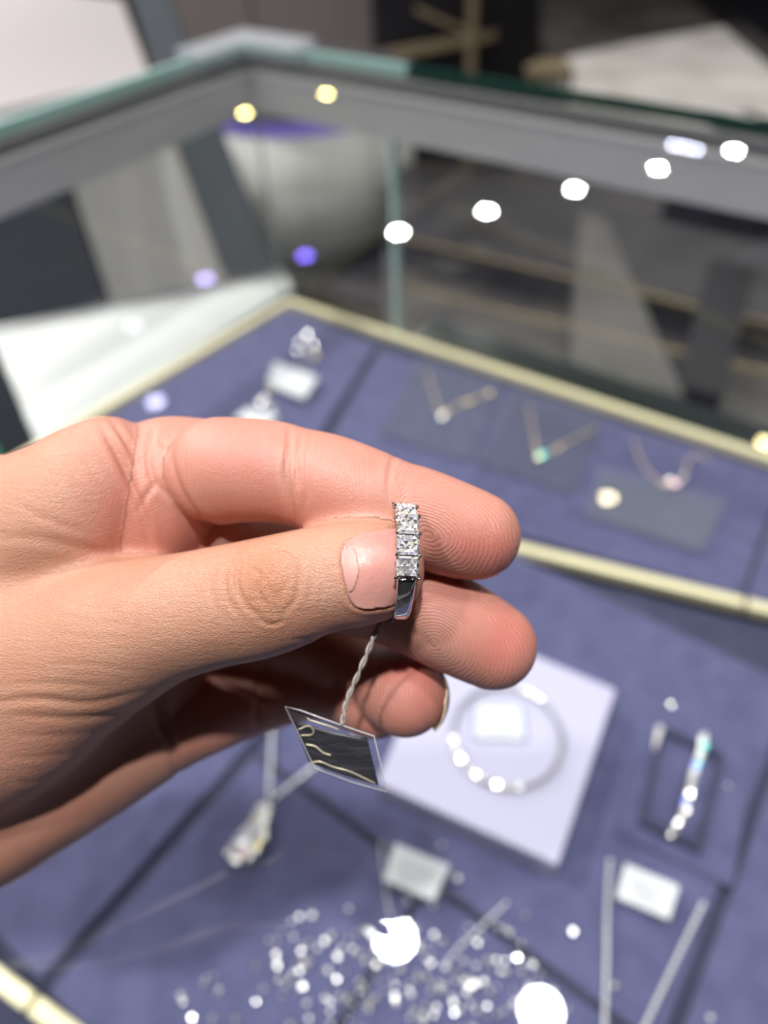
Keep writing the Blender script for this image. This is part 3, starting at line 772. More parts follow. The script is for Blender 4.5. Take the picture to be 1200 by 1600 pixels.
VOX = 0.5
lo = np.array([-200.0, -32.0, 98.0]); hi = np.array([42.0, 92.0, 213.0])
NX, NY, NZ = [int(v) for v in np.ceil((hi - lo) / VOX)]
fld = np.full((NX, NY, NZ), 30.0, np.float32)
for nm, k in ORDER:
    seg = SEG[nm]; mrg = 4 + k
    b0 = (seg[:, :3] - seg[:, 3:4]).min(0) - mrg; b1 = (seg[:, :3] + seg[:, 3:4]).max(0) + mrg
    i0 = np.clip(((b0 - lo) / VOX).astype(int), 0, [NX, NY, NZ]); i1 = np.clip(((b1 - lo) / VOX).astype(int) + 1, 0, [NX, NY, NZ])
    sub = fld[i0[0]:i1[0], i0[1]:i1[1], i0[2]:i1[2]]
    # coarse pass finds which 4^3 bricks come near the surface, fine pass fills them
    gx, gy, gz = [np.arange(i0[a], i1[a]) * VOX + lo[a] for a in range(3)]
    st = 4
    cx, cy, cz = [g[::st] + VOX * 1.5 for g in (gx, gy, gz)]
    cc = np.stack(np.meshgrid(cx, cy, cz, indexing='ij'), -1).reshape(-1, 3).astype(np.float32)
    cd, _ = chain_sdf(cc, seg); cd = cd.reshape(len(cx), len(cy), len(cz))
    full = np.repeat(np.repeat(np.repeat(cd, st, 0), st, 1), st, 2)[:sub.shape[0], :sub.shape[1], :sub.shape[2]].copy()
    near = np.abs(full) < (2.4 + k)
    idx = np.argwhere(near)
    q = np.stack([gx[idx[:, 0]], gy[idx[:, 1]], gz[idx[:, 2]]], 1).astype(np.float32)
    fine, _ = chain_sdf(q, seg)
    full[near] = fine
    fld[i0[0]:i1[0], i0[1]:i1[1], i0[2]:i1[2]] = smin(sub, full, k)
fld[:2] = np.maximum(fld[:2], 1.0)            # closes the forearm where it ends

def surface_nets(f):
    s = f < 0
    nx, ny, nz = f.shape
    c = np.zeros((nx - 1, ny - 1, nz - 1), np.uint8)
    for dx in (0, 1):
        for dy in (0, 1):
            for dz in (0, 1): c += s[dx:nx - 1 + dx, dy:ny - 1 + dy, dz:nz - 1 + dz]
    act = np.argwhere((c > 0) & (c < 8)); vid = -np.ones(c.shape, np.int32); vid[tuple(act.T)] = np.arange(len(act))
    acc = np.zeros((len(act), 3)); cnt = np.zeros(len(act))
    cor = [(a, b, d) for a in (0, 1) for b in (0, 1) for d in (0, 1)]
    val = {o: f[act[:, 0] + o[0], act[:, 1] + o[1], act[:, 2] + o[2]] for o in cor}
    for o in cor:
        for ax in range(3):
            if o[ax] == 0:
                p = list(o); p[ax] = 1; p = tuple(p); a, b = val[o], val[p]
                m = (a < 0) != (b < 0); t = a[m] / (a[m] - b[m])
                pt = np.tile(np.array(o, float), (m.sum(), 1)); pt[:, ax] = t
                acc[m] += pt; cnt[m] += 1
    V = act + acc / cnt[:, None]
    Q = []
    for ax in range(3):
        sl0 = [slice(None)] * 3; sl1 = [slice(None)] * 3; sl0[ax] = slice(0, -1); sl1[ax] = slice(1, None)
        e = s[tuple(sl0)] != s[tuple(sl1)]
        ij = np.argwhere(e); u, v = [(1, 2), (2, 0), (0, 1)][ax]
        ok = (ij[:, u] > 0) & (ij[:, v] > 0) & (ij[:, u] < f.shape[u] - 1) & (ij[:, v] < f.shape[v] - 1); ij = ij[ok]
        def g(du, dv):
            w = ij.copy(); w[:, u] -= du; w[:, v] -= dv; return vid[tuple(w.T)]
        q = np.stack([g(1, 1), g(0, 1), g(0, 0), g(1, 0)], 1)
        ins = s[tuple(ij.T)]
        q[~ins] = q[~ins][:, ::-1]; Q.append(q)
    Q = np.concatenate(Q); return V, Q[(Q >= 0).all(1)]

V, Q = surface_nets(fld)
V = V * VOX + lo
NV = len(V)
E2 = np.concatenate([Q[:, [0, 1]], Q[:, [1, 2]], Q[:, [2, 3]], Q[:, [3, 0]]])
deg = np.bincount(E2.ravel(), minlength=NV).astype(float)
def lap(X):
    out = np.zeros_like(X)
    for c in range(X.shape[1]):
        out[:, c] = np.bincount(E2[:, 0], X[E2[:, 1], c], NV) + np.bincount(E2[:, 1], X[E2[:, 0], c], NV)
    return out / np.maximum(deg, 1)[:, None]
for _ in range(4):
    V = V + 0.5 * (lap(V) - V); V = V - 0.52 * (lap(V) - V)
V = V + 0.5 * (lap(V) - V)

def normals(V):
    n = np.cross(V[Q[:, 2]] - V[Q[:, 0]], V[Q[:, 3]] - V[Q[:, 1]])
    N = np.zeros_like(V)
    for k in range(4):
        for c in range(3): N[:, c] += np.bincount(Q[:, k], n[:, c], NV)
    return N / np.maximum(np.linalg.norm(N, axis=1), 1e-9)[:, None]
N = normals(V)
dist = {}; arc = {}
for nm, _ in ORDER:
    dist[nm], arc[nm] = chain_sdf(V.astype(np.float32), SEG[nm])
names = [n for n, _ in ORDER]
DM = np.stack([dist[n] for n in names], 1); pid = DM.argmin(1)
pxy = V[:, :2] / V[:, 2:3] * F + np.array([600, 800])
front = N[:, 2] < 0.25
mmpp = V[:, 2] / F

def polyd(p, pts):                            # distance in px to a polyline and place along it 0..1
    pts = np.array(smooth_path([(a, b, 0) for a, b in pts], 5))[:, :2]; best = np.full(len(p), 1e9); al = np.zeros(len(p)); n = len(pts) - 1
    for i, (a, b) in enumerate(zip(pts[:-1], pts[1:])):
        ab = b - a; t = np.clip((p - a) @ ab / (ab @ ab + 1e-9), 0, 1); d = np.linalg.norm(p - a - t[:, None] * ab, axis=1)
        m = d < best; best[m] = d[m]; al[m] = (i + t[m]) / n
    return best, al
def sel(*ns):
    return np.isin(pid, [names.index(n) for n in ns]) & front
disp = np.zeros(NV)
def crease(pts, ns, depth, w):                # depth mm, half width px
    m = np.where(sel(*ns))[0]; d, al = polyd(pxy[m], pts)
    e = np.sin(np.clip(al, 0.02, 0.98) * math.pi) ** 0.5
    disp[m] += e * (-depth * np.exp(-(d / w) ** 2) + 0.28 * depth * np.exp(-((d - 2.4 * w) / (1.3 * w)) ** 2))
def bulge(x, y, rx, ry, ns, h):
    m = np.where(sel(*ns))[0]; disp[m] += h * np.exp(-((pxy[m, 0] - x) / rx) ** 2 - ((pxy[m, 1] - y) / ry) ** 2)

TH = ('thumb', 'thenar', 'knuckle', 'palmmid', 'wrist')
# thumb knuckle
bulge(415, 905, 42, 38, TH, 0.45)
for pts, dp, w in [
    ([(398, 862), (376, 882), (370, 912), (385, 945), (412, 968)], .34, 3.2), ([(430, 858), (455, 872), (468, 900), (462, 935), (440, 962)], .26, 3.0),
    ([(392, 868), (430, 860), (452, 870)], .20, 2.8), ([(388, 885), (408, 900), (404, 925), (420, 948)], .26, 2.6), ([(410, 872), (425, 892), (418, 915), (438, 940)], .24, 2.6),
    ([(440, 880), (448, 905), (440, 930)], .20, 2.6), ([(366, 868), (352, 900), (356, 935), (372, 962)], .20, 3.2), ([(478, 868), (488, 900), (484, 938)], .18, 3),
    ([(496, 866), (506, 900), (502, 942)], .13, 3), ([(340, 880), (328, 915), (336, 955)], .14, 3.2), ([(400, 968), (425, 976), (445, 968)], .22, 2.6),
    ([(560, 985), (500, 996), (450, 1000)], .08, 3)]:
    crease(pts, TH, dp * 1.35, w)
# thenar folds
for pts, dp, w in [
    ([(-20, 1098), (60, 1092), (140, 1098), (232, 1078)], .55, 5), ([(20, 1118), (100, 1122), (170, 1118), (222, 1104)], .5, 5), ([(0, 1070), (80, 1068), (160, 1072)], .22, 4),
    ([(0, 1150), (80, 1150), (170, 1145)], .2, 4.5), ([(0, 1185), (70, 1182), (150, 1172)], .2, 4.5), ([(0, 1225), (60, 1220), (110, 1205)], .16, 4.5),
    ([(-20, 838), (60, 842), (120, 855), (190, 868), (250, 868)], .45, 7), ([(60, 1040), (140, 1038), (220, 1050)], .14, 4),
    ([(90, 930), (130, 948), (190, 952)], .12, 4), ([(80, 955), (140, 972), (200, 975)], .12, 4), ([(75, 985), (140, 998), (210, 1000)], .10, 4)]:
    crease(pts, TH, dp * .45, w)
IX = ('index', 'web', 'knuckle')
for pts, dp, w in [
    ([(452, 672), (452, 700), (447, 740), (455, 785), (462, 822)], .50, 4.2), ([(470, 684), (464, 720), (466, 760)], .34, 3.4), ([(482, 690), (478, 725), (480, 765), (474, 800)], .22, 3.4),
    ([(614, 715), (608, 750), (610, 790)], .32, 4.5), ([(624, 728), (619, 760)], .15, 3.5), ([(412, 668), (405, 700), (402, 745)], .08, 4),
    ([(268, 688), (268, 720), (282, 765), (312, 808), (345, 826)], .35, 4.5), ([(160, 668), (178, 700), (200, 745), (222, 800), (236, 858)], .60, 5.5),
    ([(172, 655), (196, 690), (212, 726)], .35, 4.2), ([(240, 668), (232, 715), (240, 752), (266, 778)], .40, 4.5), ([(246, 752), (226, 778), (216, 800)], .28, 4),
    ([(205, 690), (216, 726), (214, 760)], .22, 4), ([(250, 684), (262, 705)], .2, 4), ([(30, 790), (70, 810), (140, 835)], .12, 5), ([(120, 700), (150, 740), (175, 790)], .10, 5)]:
    crease(pts, IX, dp * 1.15, w)
crease([(258, 1050), (252, 1100), (262, 1150), (280, 1212)], ('palm', 'palmmid', 'little', 'ring', 'back'), 1.0, 7)
crease([(420, 1020), (408, 1060), (404, 1100), (398, 1140)], ('little', 'ring'), .5, 6)
crease([(632, 975), (660, 995), (690, 1030)], ('middle',), .06, 4)

# thumb nail: sunk bed and raised fold around it
NAIL = [(p[0], p[1]) for p in smooth_path([(620, 827, 0), (580, 833, 0), (551, 842, 0), (536, 856, 0), (533, 880, 0), (539, 915, 0), (547, 938, 0), (563, 950, 0), (600, 948, 0), (634, 938, 0)], 6)] + [(640, 900), (636, 850)]
def rounded_nail(p):                           # signed px distance to the nail outline, negative inside
    a = np.array(NAIL, float); n = len(a); d = np.full(len(p), 1e9); ins = np.zeros(len(p), bool)
    for i in range(n):
        u, v = a[i], a[(i + 1) % n]; uv = v - u; t = np.clip((p - u) @ uv / (uv @ uv), 0, 1)
        d = np.minimum(d, np.linalg.norm(p - u - t[:, None] * uv, axis=1))
        c = ((u[1] > p[:, 1]) != (v[1] > p[:, 1])) & (p[:, 0] < (v[0] - u[0]) * (p[:, 1] - u[1]) / (v[1] - u[1] + 1e-12) + u[0])
        ins ^= c
    return np.where(ins, -d, d)
m = np.where(sel('thumb') & (np.abs(pxy[:, 0] - 585) < 90))[0]
nd = rounded_nail(pxy[m])
disp[m] += -0.32 / (1 + np.exp(nd / 1.6)) + 0.26 * np.exp(-((nd - 6) / 5.0) ** 2) * (pxy[m, 0] < 622)

# friction ridges: a smooth field in millimetres per finger pad
ridge = np.zeros(NV); rmask = np.zeros(NV)
def pad_field(nm, f, mask):
    m = np.where(sel(nm))[0]; p = pxy[m]; ridge[m] = f(p) * 0.118; rmask[m] = mask(p)
def sg(x, a, b):
    t = np.clip((x - a) / (b - a), 0, 1); return t * t * (3 - 2 * t)
def fidx(p):
    x, y = p[:, 0] - 672, p[:, 1] - 838; c, s = math.cos(.38), math.sin(.38); u, v = x * c + y * s, -x * s + y * c
    tip = np.sqrt((u * np.where(u > 0, .66, .50)) ** 2 + v ** 2 * .9 + 25)
    return np.where(p[:, 0] > 0, tip * sg(p[:, 0], 585, 650) + (p[:, 0] - 400) * .9 * (1 - sg(p[:, 0], 560, 640)), 0)
pad_field('index', fidx, lambda p: 0.35 + .65 * sg(p[:, 0], 560, 640))
def fmid(p):
    x, y = p[:, 0] - 678, p[:, 1] - 1005; c, s = math.cos(.5), math.sin(.5); u, v = x * c + y * s, -x * s + y * c
    return np.sqrt((u * np.where(u > 0, .70, .8)) ** 2 + v ** 2 + 20)
pad_field('middle', fmid, lambda p: sg(p[:, 0], 560, 620))
pad_field('ring', lambda p: (p[:, 0] - 600) * .93 - (p[:, 1] - 1080) * .12 + 9 * np.cos((p[:, 1] - 1085) / 34), lambda p: sg(p[:, 0], 545, 590))
pad_field('little', lambda p: (p[:, 0] - 600) * .9 - (p[:, 1] - 1080) * .35, lambda p: sg(p[:, 0], 520, 550))
pad_field('web', lambda p: (p[:, 0] * .5 + p[:, 1] * .8) + 6 * np.sin(p[:, 0] / 14), lambda p: .35 + 0 * p[:, 0])
pad_field('knuckle', lambda p: (p[:, 0] * .7 + p[:, 1] * .5) + 8 * np.sin(p[:, 1] / 19), lambda p: .25 * sg(p[:, 0], 90, 200))

V = V + N * disp[:, None]
N = normals(V)

# skin tone (the skin's own colour): tan back of the thumb, pink palm side and fingertips
tan = np.array([0.60, 0.345, 0.225]); pink = np.array([0.68, 0.335, 0.26]); red = np.array([0.64, 0.225, 0.18]); palec = np.array([0.68, 0.44, 0.335])
w_pink = np.zeros(NV); w_red = np.zeros(NV); w_pale = np.zeros(NV)
def blob(x, y, rx, ry, ns, h=1.0, rot=0):
    m = sel(*ns); c, s = math.cos(rot), math.sin(rot); dx, dy = pxy[:, 0] - x, pxy[:, 1] - y
    u, v = dx * c + dy * s, -dx * s + dy * c
    return m * h * np.exp(-(u / rx) ** 2 - (v / ry) ** 2)
pinkset = np.isin(pid, [names.index(n) for n in ('index', 'web', 'middle', 'ring', 'little')])
w_pink[pinkset] = 0.75
m = pid == names.index('knuckle'); w_pink[m] = 0.65 * sg(pxy[m, 0], 60, 200)
m = np.isin(pid, [names.index(n) for n in ('palm', 'palmmid')]); w_pink[m] = 0.35
m = pid == names.index('thenar'); w_pink[m] = 0.30 * sg(pxy[m, 1], 1080, 1200)
w_red += blob(755, 860, 55, 42, ('index',), .85, .4) + blob(380, 715, 60, 35, ('index',), .45) + blob(640, 760, 40, 30, ('index',), .25) + blob(190, 800, 70, 60, ('knuckle', 'web'), .25) + blob(560, 745, 50, 40, ('index',), .12)
w_red += blob(790, 1000, 50, 60, ('middle',), .8, .5) + blob(690, 935, 60, 22, ('middle',), .45, .5) + blob(640, 1060, 55, 40, ('ring',), .75) + blob(670, 1110, 30, 40, ('ring',), .3) + blob(580, 1120, 40, 30, ('little',), .4)
w_red += blob(610, 890, 60, 75, ('thumb',), .42) + blob(520, 985, 70, 20, ('thumb',), .5, -.2)
w_pale += blob(495, 905, 40, 50, ('thumb',), .5) + blob(445, 735, 14, 70, ('index',), .4) + blob(600, 760, 22, 50, ('index',), .35) + blob(235, 940, 90, 40, ('thumb', 'thenar'), .25) + blob(700, 1010, 60, 45, ('middle',), .35)
w_brown = blob(412, 912, 60, 56, ('thumb',), .95)
colr = tan[None] * (1 - w_pink[:, None]) + pink[None] * w_pink[:, None]
for w, c in ((w_pale, palec), (w_red, red), (w_brown, np.array([0.50, 0.24, 0.125]))):
    w = np.clip(w, 0, 1)[:, None]; colr = colr * (1 - w) + c[None] * w
S = colr * np.array([0.895, 0.835, 0.88])
for _ in range(6): S = 0.5 * S + 0.5 * lap(S)
colr = S
rm = rmask[:, None]
for _ in range(3): rm = 0.5 * rm + 0.5 * lap(rm)
rmask = rm[:, 0]

W = (V @ M.T) / 1000.0 + CAM
HAND0 = Vector(W.mean(0).tolist())
hand = thing('hand', HAND0, 'left hand reaching in from the left pinching a diamond ring between thumb and index finger', 'hand')
me = bpy.data.meshes.new('skin')
me.from_pydata((W - np.array(HAND0)).tolist(), [], Q[:, ::1].tolist())
me.polygons.foreach_set('use_smooth', [True] * len(me.polygons))
at = me.attributes.new('tone', 'FLOAT_COLOR', 'POINT'); at.data.foreach_set('color', np.concatenate([colr, np.ones((NV, 1))], 1).ravel().astype(np.float32))
at = me.attributes.new('ridge', 'FLOAT', 'POINT'); at.data.foreach_set('value', ridge.astype(np.float32))
at = me.attributes.new('ridgemask', 'FLOAT', 'POINT'); at.data.foreach_set('value', rmask.astype(np.float32))
at = me.attributes.new('flow', 'FLOAT_VECTOR', 'POINT'); at.data.foreach_set('vector', V.ravel().astype(np.float32))
at = me.attributes.new('back', 'FLOAT', 'POINT'); at.data.foreach_set('value', np.isin(pid, [names.index(n) for n in TH]).astype(np.float32))
print('hand verts', NV)

def skin_material():
    m = mat('skin', (0.7, 0.4, 0.3), 0.42); nt = m.node_tree; b = nt.nodes['Principled BSDF']; L = nt.links
    def nd(t, **kw):
        n = nt.nodes.new(t)
        for k, v in kw.items(): setattr(n, k, v)
        return n
    def attr(n): a = nd('ShaderNodeAttribute'); a.attribute_name = n; return a
    def math_(op, a, b_=None, clamp=False):
        n = nd('ShaderNodeMath', operation=op); n.use_clamp = clamp
        for i, v in enumerate((a, b_)):
            if v is None: continue
            if isinstance(v, (int, float)): n.inputs[i].default_value = v
            else: L.new(v, n.inputs[i])
        return n.outputs[0]
    tone = attr('tone'); rg = attr('ridge'); rk = attr('ridgemask'); fl_ = attr('flow'); bk = attr('back')
    # blotches
    n1 = nd('ShaderNodeTexNoise'); n1.inputs['Scale'].default_value = 0.16; n1.inputs['Detail'].default_value = 5; L.new(fl_.outputs['Vector'], n1.inputs['Vector'])
    mr = nd('ShaderNodeMapRange'); mr.inputs[1].default_value = .35; mr.inputs[2].default_value = .7; L.new(n1.outputs['Fac'], mr.inputs[0])
    mx = nd('ShaderNodeMix', data_type='RGBA', blend_type='MULTIPLY'); mx.inputs[7].default_value = (1.0, 0.84, 0.80, 1)
    sc = math_('MULTIPLY', mr.outputs[0], 0.55); L.new(sc, mx.inputs[0]); L.new(tone.outputs['Color'], mx.inputs[6])
    # fine pores
    v1 = nd('ShaderNodeTexVoronoi'); v1.inputs['Scale'].default_value = 1.9; mp = nd('ShaderNodeMapping'); mp.inputs['Scale'].default_value = (0.6, 1.25, 1.0); mp.inputs['Rotation'].default_value = (0, 0, 0.15)
    L.new(fl_.outputs['Vector'], mp.inputs[0]); L.new(mp.outputs[0], v1.inputs['Vector']); v1.feature = 'DISTANCE_TO_EDGE'
    vv = math_('MINIMUM', v1.outputs['Distance'], 0.16)
    mp2 = nd('ShaderNodeMapping'); mp2.inputs['Scale'].default_value = (0.35, 1.5, 1.0); mp2.inputs['Rotation'].default_value = (0, 0, 0.12); L.new(fl_.outputs['Vector'], mp2.inputs[0])
    n2 = nd('ShaderNodeTexNoise'); n2.inputs['Scale'].default_value = 1.0; n2.inputs['Detail'].default_value = 6; L.new(mp2.outputs[0], n2.inputs['Vector'])
    n3 = nd('ShaderNodeTexNoise'); n3.inputs['Scale'].default_value = 3.2; n3.inputs['Detail'].default_value = 3; L.new(fl_.outputs['Vector'], n3.inputs['Vector'])
    h_back = math_('ADD', math_('MULTIPLY', vv, 0.9), math_('MULTIPLY', n2.outputs['Fac'], 0.42))
    h_back = math_('MULTIPLY', h_back, math_('ADD', math_('MULTIPLY', bk.outputs['Fac'], 0.75), 0.25))
    # ridges: period 0.52 mm, broken by noise
    nz = nd('ShaderNodeTexNoise'); nz.inputs['Scale'].default_value = 0.28; nz.inputs['Detail'].default_value = 2; L.new(fl_.outputs['Vector'], nz.inputs['Vector'])
    ph = math_('ADD', rg.outputs['Fac'], math_('MULTIPLY', nz.outputs['Fac'], 1.3))
    sn = math_('SINE', math_('MULTIPLY', ph, 2 * math.pi / 0.56))
    h_r = math_('MULTIPLY', math_('MULTIPLY', sn, rk.outputs['Fac']), 0.030)
    h = math_('ADD', math_('ADD', math_('MULTIPLY', h_back, 0.29), h_r), math_('MULTIPLY', n3.outputs['Fac'], 0.10))
    bp = nd('ShaderNodeBump'); bp.inputs['Strength'].default_value = 1.0; bp.inputs['Distance'].default_value = 0.001; L.new(h, bp.inputs['Height'])
    L.new(bp.outputs[0], b.inputs['Normal'])
    # ridge tint
    mx2 = nd('ShaderNodeMix', data_type='RGBA', blend_type='MULTIPLY'); mx2.inputs[7].default_value = (0.93, 0.84, 0.82, 1)
    rt = math_('MULTIPLY', math_('MULTIPLY', math_('SUBTRACT', 0.0, sn), rk.outputs['Fac']), 0.5, True); L.new(rt, mx2.inputs[0]); L.new(mx.outputs[2], mx2.inputs[6])
    L.new(mx2.outputs[2], b.inputs['Base Color'])
    b.inputs['Subsurface Weight'].default_value = 0.22; b.inputs['Subsurface Radius'].default_value = (1.0, 0.32, 0.16); b.inputs['Subsurface Scale'].default_value = 0.0022
    b.inputs['Specular IOR Level'].default_value = 0.5
    ro = math_('ADD', math_('MULTIPLY', n3.outputs['Fac'], 0.25), 0.30); L.new(ro, b.inputs['Roughness'])
    return m
MT['skin'] = skin_material()
link('skin', me, 'skin', hand)

# nails
def to_world(p): return (np.asarray(p) @ M.T) / 1000.0 + CAM - np.array(HAND0)
MT['nail'] = noisy('nail_plate', (0.62, 0.29, 0.255), (0.69, 0.345, 0.305), 220, 0.30, 0.10, 1500, stretch=(1, 1, 1), Subsurface_Weight=0.3, Subsurface_Scale=0.0012)
MT['nail'].node_tree.nodes['Principled BSDF'].inputs['Coat Weight'].default_value = 0.0
MT['nail_tip'] = mat('nail_free_edge', (0.62, 0.50, 0.40), 0.3)
MT['lunula'] = mat('nail_moon', (0.62, 0.34, 0.30), 0.45)
# thumb nail: project an outline onto the thumb along the lens direction, give it 0.4 mm thickness
from mathutils.bvhtree import BVHTree
bv = BVHTree.FromPolygons([tuple(v) for v in V], [tuple(int(i) for i in q) for q in Q])
def hit(x, y):
    d = Vector(((x - 600) / F, (y - 800) / F, 1)).normalized(); r = bv.ray_cast(Vector((0, 0, 0)), d)
    return np.array(r[0]) if r[0] is not None else P3(x, y, 118)
def nail_patch(name, inside, m, lift, nu=44, nv=52, x0=530, x1=642, y0=824, y1=956):
    xs = np.linspace(x0, x1, nu); ys = np.linspace(y0, y1, nv); Z = np.zeros((nu, nv))
    for i, x in enumerate(xs):
        for j, y in enumerate(ys): Z[i, j] = hit(x, y)[2]
    for _ in range(40):                        # nail plate is smoother than the bed
        Z[1:-1, 1:-1] = (Z[:-2, 1:-1] + Z[2:, 1:-1] + Z[1:-1, :-2] + Z[1:-1, 2:]) / 4
    bm = bmesh.new(); vid = {}
    X, Y = np.meshgrid(xs, ys, indexing='ij'); ins = inside(np.stack([X.ravel(), Y.ravel()], 1)).reshape(nu, nv)
    for i in range(nu - 1):
        for j in range(nv - 1):
            if ins[i, j] and ins[i + 1, j] and ins[i, j + 1] and ins[i + 1, j + 1]:
                f = []
                for a, b in ((i, j), (i + 1, j), (i + 1, j + 1), (i, j + 1)):
                    if (a, b) not in vid: vid[(a, b)] = bm.verts.new(to_world(P3(xs[a], ys[b], Z[a, b] - lift)))
                    f.append(vid[(a, b)])
                bm.faces.new(f)
    # snap the stair-stepped rim by relaxing it
    for _ in range(6):
        nb = {v: [e.other_vert(v).co.copy() for e in v.link_edges if e.is_boundary] for v in bm.verts if v.is_boundary}
        for v, l in nb.items():
            if len(l) == 2: v.co = v.co * .5 + (l[0] + l[1]) * .25
    me = bpy.data.meshes.new(name); bm.to_mesh(me); bm.free(); me.polygons.foreach_set('use_smooth', [True] * len(me.polygons))
    o = link(name, me, m, hand); sd = o.modifiers.new('thickness', 'SOLIDIFY'); sd.thickness = 0.0004; sd.offset = -1; return o
def moon(p): return (rounded_nail(p) < -1) & (((p[:, 0] - 540) / 22) ** 2 + ((p[:, 1] - 888) / 44) ** 2 < 1)
tn = nail_patch('thumbnail', lambda p: rounded_nail(p) < 1, 'nail', 0.06)
mo = nail_patch('nail_moon', moon, 'lunula', 0.45); mo.parent = tn; mo.modifiers['thickness'].thickness = 0.00006

def edge_nail(nm, u0, u1, rr, th0, th1, axis, dors):     # curved nail on the far side of a finger, seen at the tip
    s_ = SEG[nm]; tip = s_[0, :3]; r = s_[0, 3]; ax = np.array(axis, float); ax /= np.linalg.norm(ax)
    dz = np.array(dors, float); dz -= ax * (dz @ ax); dz /= np.linalg.norm(dz); sd = np.cross(ax, dz)
    dd = dz; s2 = sd
    bm = bmesh.new(); G = []
    for i in range(15):
        u = u0 + (u1 - u0) * i / 14; row_ = []
        for j in range(17):
            th = th0 + (th1 - th0) * j / 16; uu = u - 0.18 * (abs(th) / 1.0) ** 2 * (i / 14)
            k = rr * math.sqrt(max(0.05, 1 - max(0, uu) ** 2 * .80))
            row_.append(bm.verts.new(to_world(tip + r * (ax * uu + (dd * math.cos(th) + s2 * math.sin(th)) * k))))
        G.append(row_)
    for i in range(14):
        for j in range(16): bm.faces.new((G[i][j], G[i + 1][j], G[i + 1][j + 1], G[i][j + 1]))
    me = bpy.data.meshes.new('fingernail'); bm.to_mesh(me); bm.free(); me.polygons.foreach_set('use_smooth', [True] * len(me.polygons))
    o = link('fingernail', me, 'nail_tip', hand); md = o.modifiers.new('thickness', 'SOLIDIFY'); md.thickness = 0.00035; md.offset = 0; return o
edge_nail('middle', -.6, 1.09, 1.02, -.9, .9, (.87, .42, .15), (.25, -.25, 1))
edge_nail('ring', -.6, 1.0, 1.03, -.75, .75, (.42, .40, -.75), (1.0, .12, .42))
edge_nail('index', -.7, 0.85, 1.01, -.8, .8, (.9, .4, 0), (0, 0, 1))
edge_nail('little', -.6, 0.85, 1.01, -.7, .7, (.4, .3, -.8), (.8, .3, .6))

# ------------------------------------------------------------------ the ring in the fingers
RC = P3(627, 878, 118.0); RR = 92 * 118 / F            # ring centre, outer radius in mm
rx = np.array([1.0, 0.055, 0.08]); rx /= np.linalg.norm(rx)     # axis of the finger hole
rz = np.array([0, 0, 1.0]) - rx * rx[2]; rz /= np.linalg.norm(rz); ry = np.cross(rz, rx)
def RP(a, rho, x):                                     # angle from the front, positive upwards
    return RC + rx * x + (-rz * math.cos(a) - ry * math.sin(a)) * rho
def wv(p): return Vector(((np.asarray(p) @ M.T) / 1000.0 + CAM).tolist())
if (-ry)[1] > 0: pass
UPS = 1 if RP(math.pi / 2, 1, 0)[1] < RC[1] else -1
def RQ(a, rho, x): return wv(RP(a * UPS, rho, x))
ringo = thing('diamond_ring', wv(RC), 'white gold ring set with a row of square diamonds held between thumb and index finger', 'ring')
def ring_sweep(a0, a1, prof, n=60):
    bm = bmesh.new(); R_ = []
    for i in range(n + 1):
        a = math.radians(a0 + (a1 - a0) * i / n); R_.append([bm.verts.new(RQ(a, rho, x)) for rho, x in prof(i / n)])
    k = len(R_[0])
    for i in range(n):
        for j in range(k): bm.faces.new((R_[i][j], R_[i + 1][j], R_[i + 1][(j + 1) % k], R_[i][(j + 1) % k]))
    bm.faces.new(R_[0]); bm.faces.new(R_[-1][::-1]); return bm
G0_, GS, NG = -11.0, 21.2, 7
HW = 1.42
def prof_plain(t):
    w = HW - .12 * math.sin(t * math.pi); o = RR - .25
    return [(o, -w + .25), (o + .10, -w * .5), (o + .12, 0), (o + .10, w * .5), (o, w - .25), (o - .30, w), (o - 1.2, w), (o - 1.45, w - .3), (o - 1.45, -w + .3), (o - 1.2, -w), (o - .30, -w)]
b_ = from_bm('band', ring_sweep(G0_ - .5, G0_ + GS * NG - 360 + .5, prof_plain), 'chrome', ringo, True)
def prof_rail(t): return [(RR - 1.0, -1.45), (RR - 1.0, 1.45), (RR - 1.75, 1.4), (RR - 1.75, -1.4)]
from_bm('setting', ring_sweep(G0_, G0_ + GS * NG, prof_rail), 'chrome', ringo)
bm = bmesh.new()                                       # scalloped side galleries
for sx in (-1.62, 1.62):
    pts = [RQ(math.radians(G0_ + GS * NG * i / 84), RR - .62 + .22 * math.cos(i / 84 * NG * 2 * math.pi), sx) for i in range(85)]
    tube(bm, pts, 0.00017, 6)
from_bm('gallery', bm, 'chrome', ringo, True)
def diamond_mat():
    m = mat('diamond', (1, 1, 1), 0.0); nt = m.node_tree; b = nt.nodes['Principled BSDF']
    b.inputs['Transmission Weight'].default_value = 0.0; b.inputs['Metallic'].default_value = 0.45; b.inputs['Roughness'].default_value = 0.10
    at_ = nt.nodes.new('ShaderNodeAttribute'); at_.attribute_name = 'facet'; nt.links.new(at_.outputs['Color'], b.inputs['Base Color'])
    return m
MT['diamond'] = diamond_mat()
rg_ = random.Random(5)
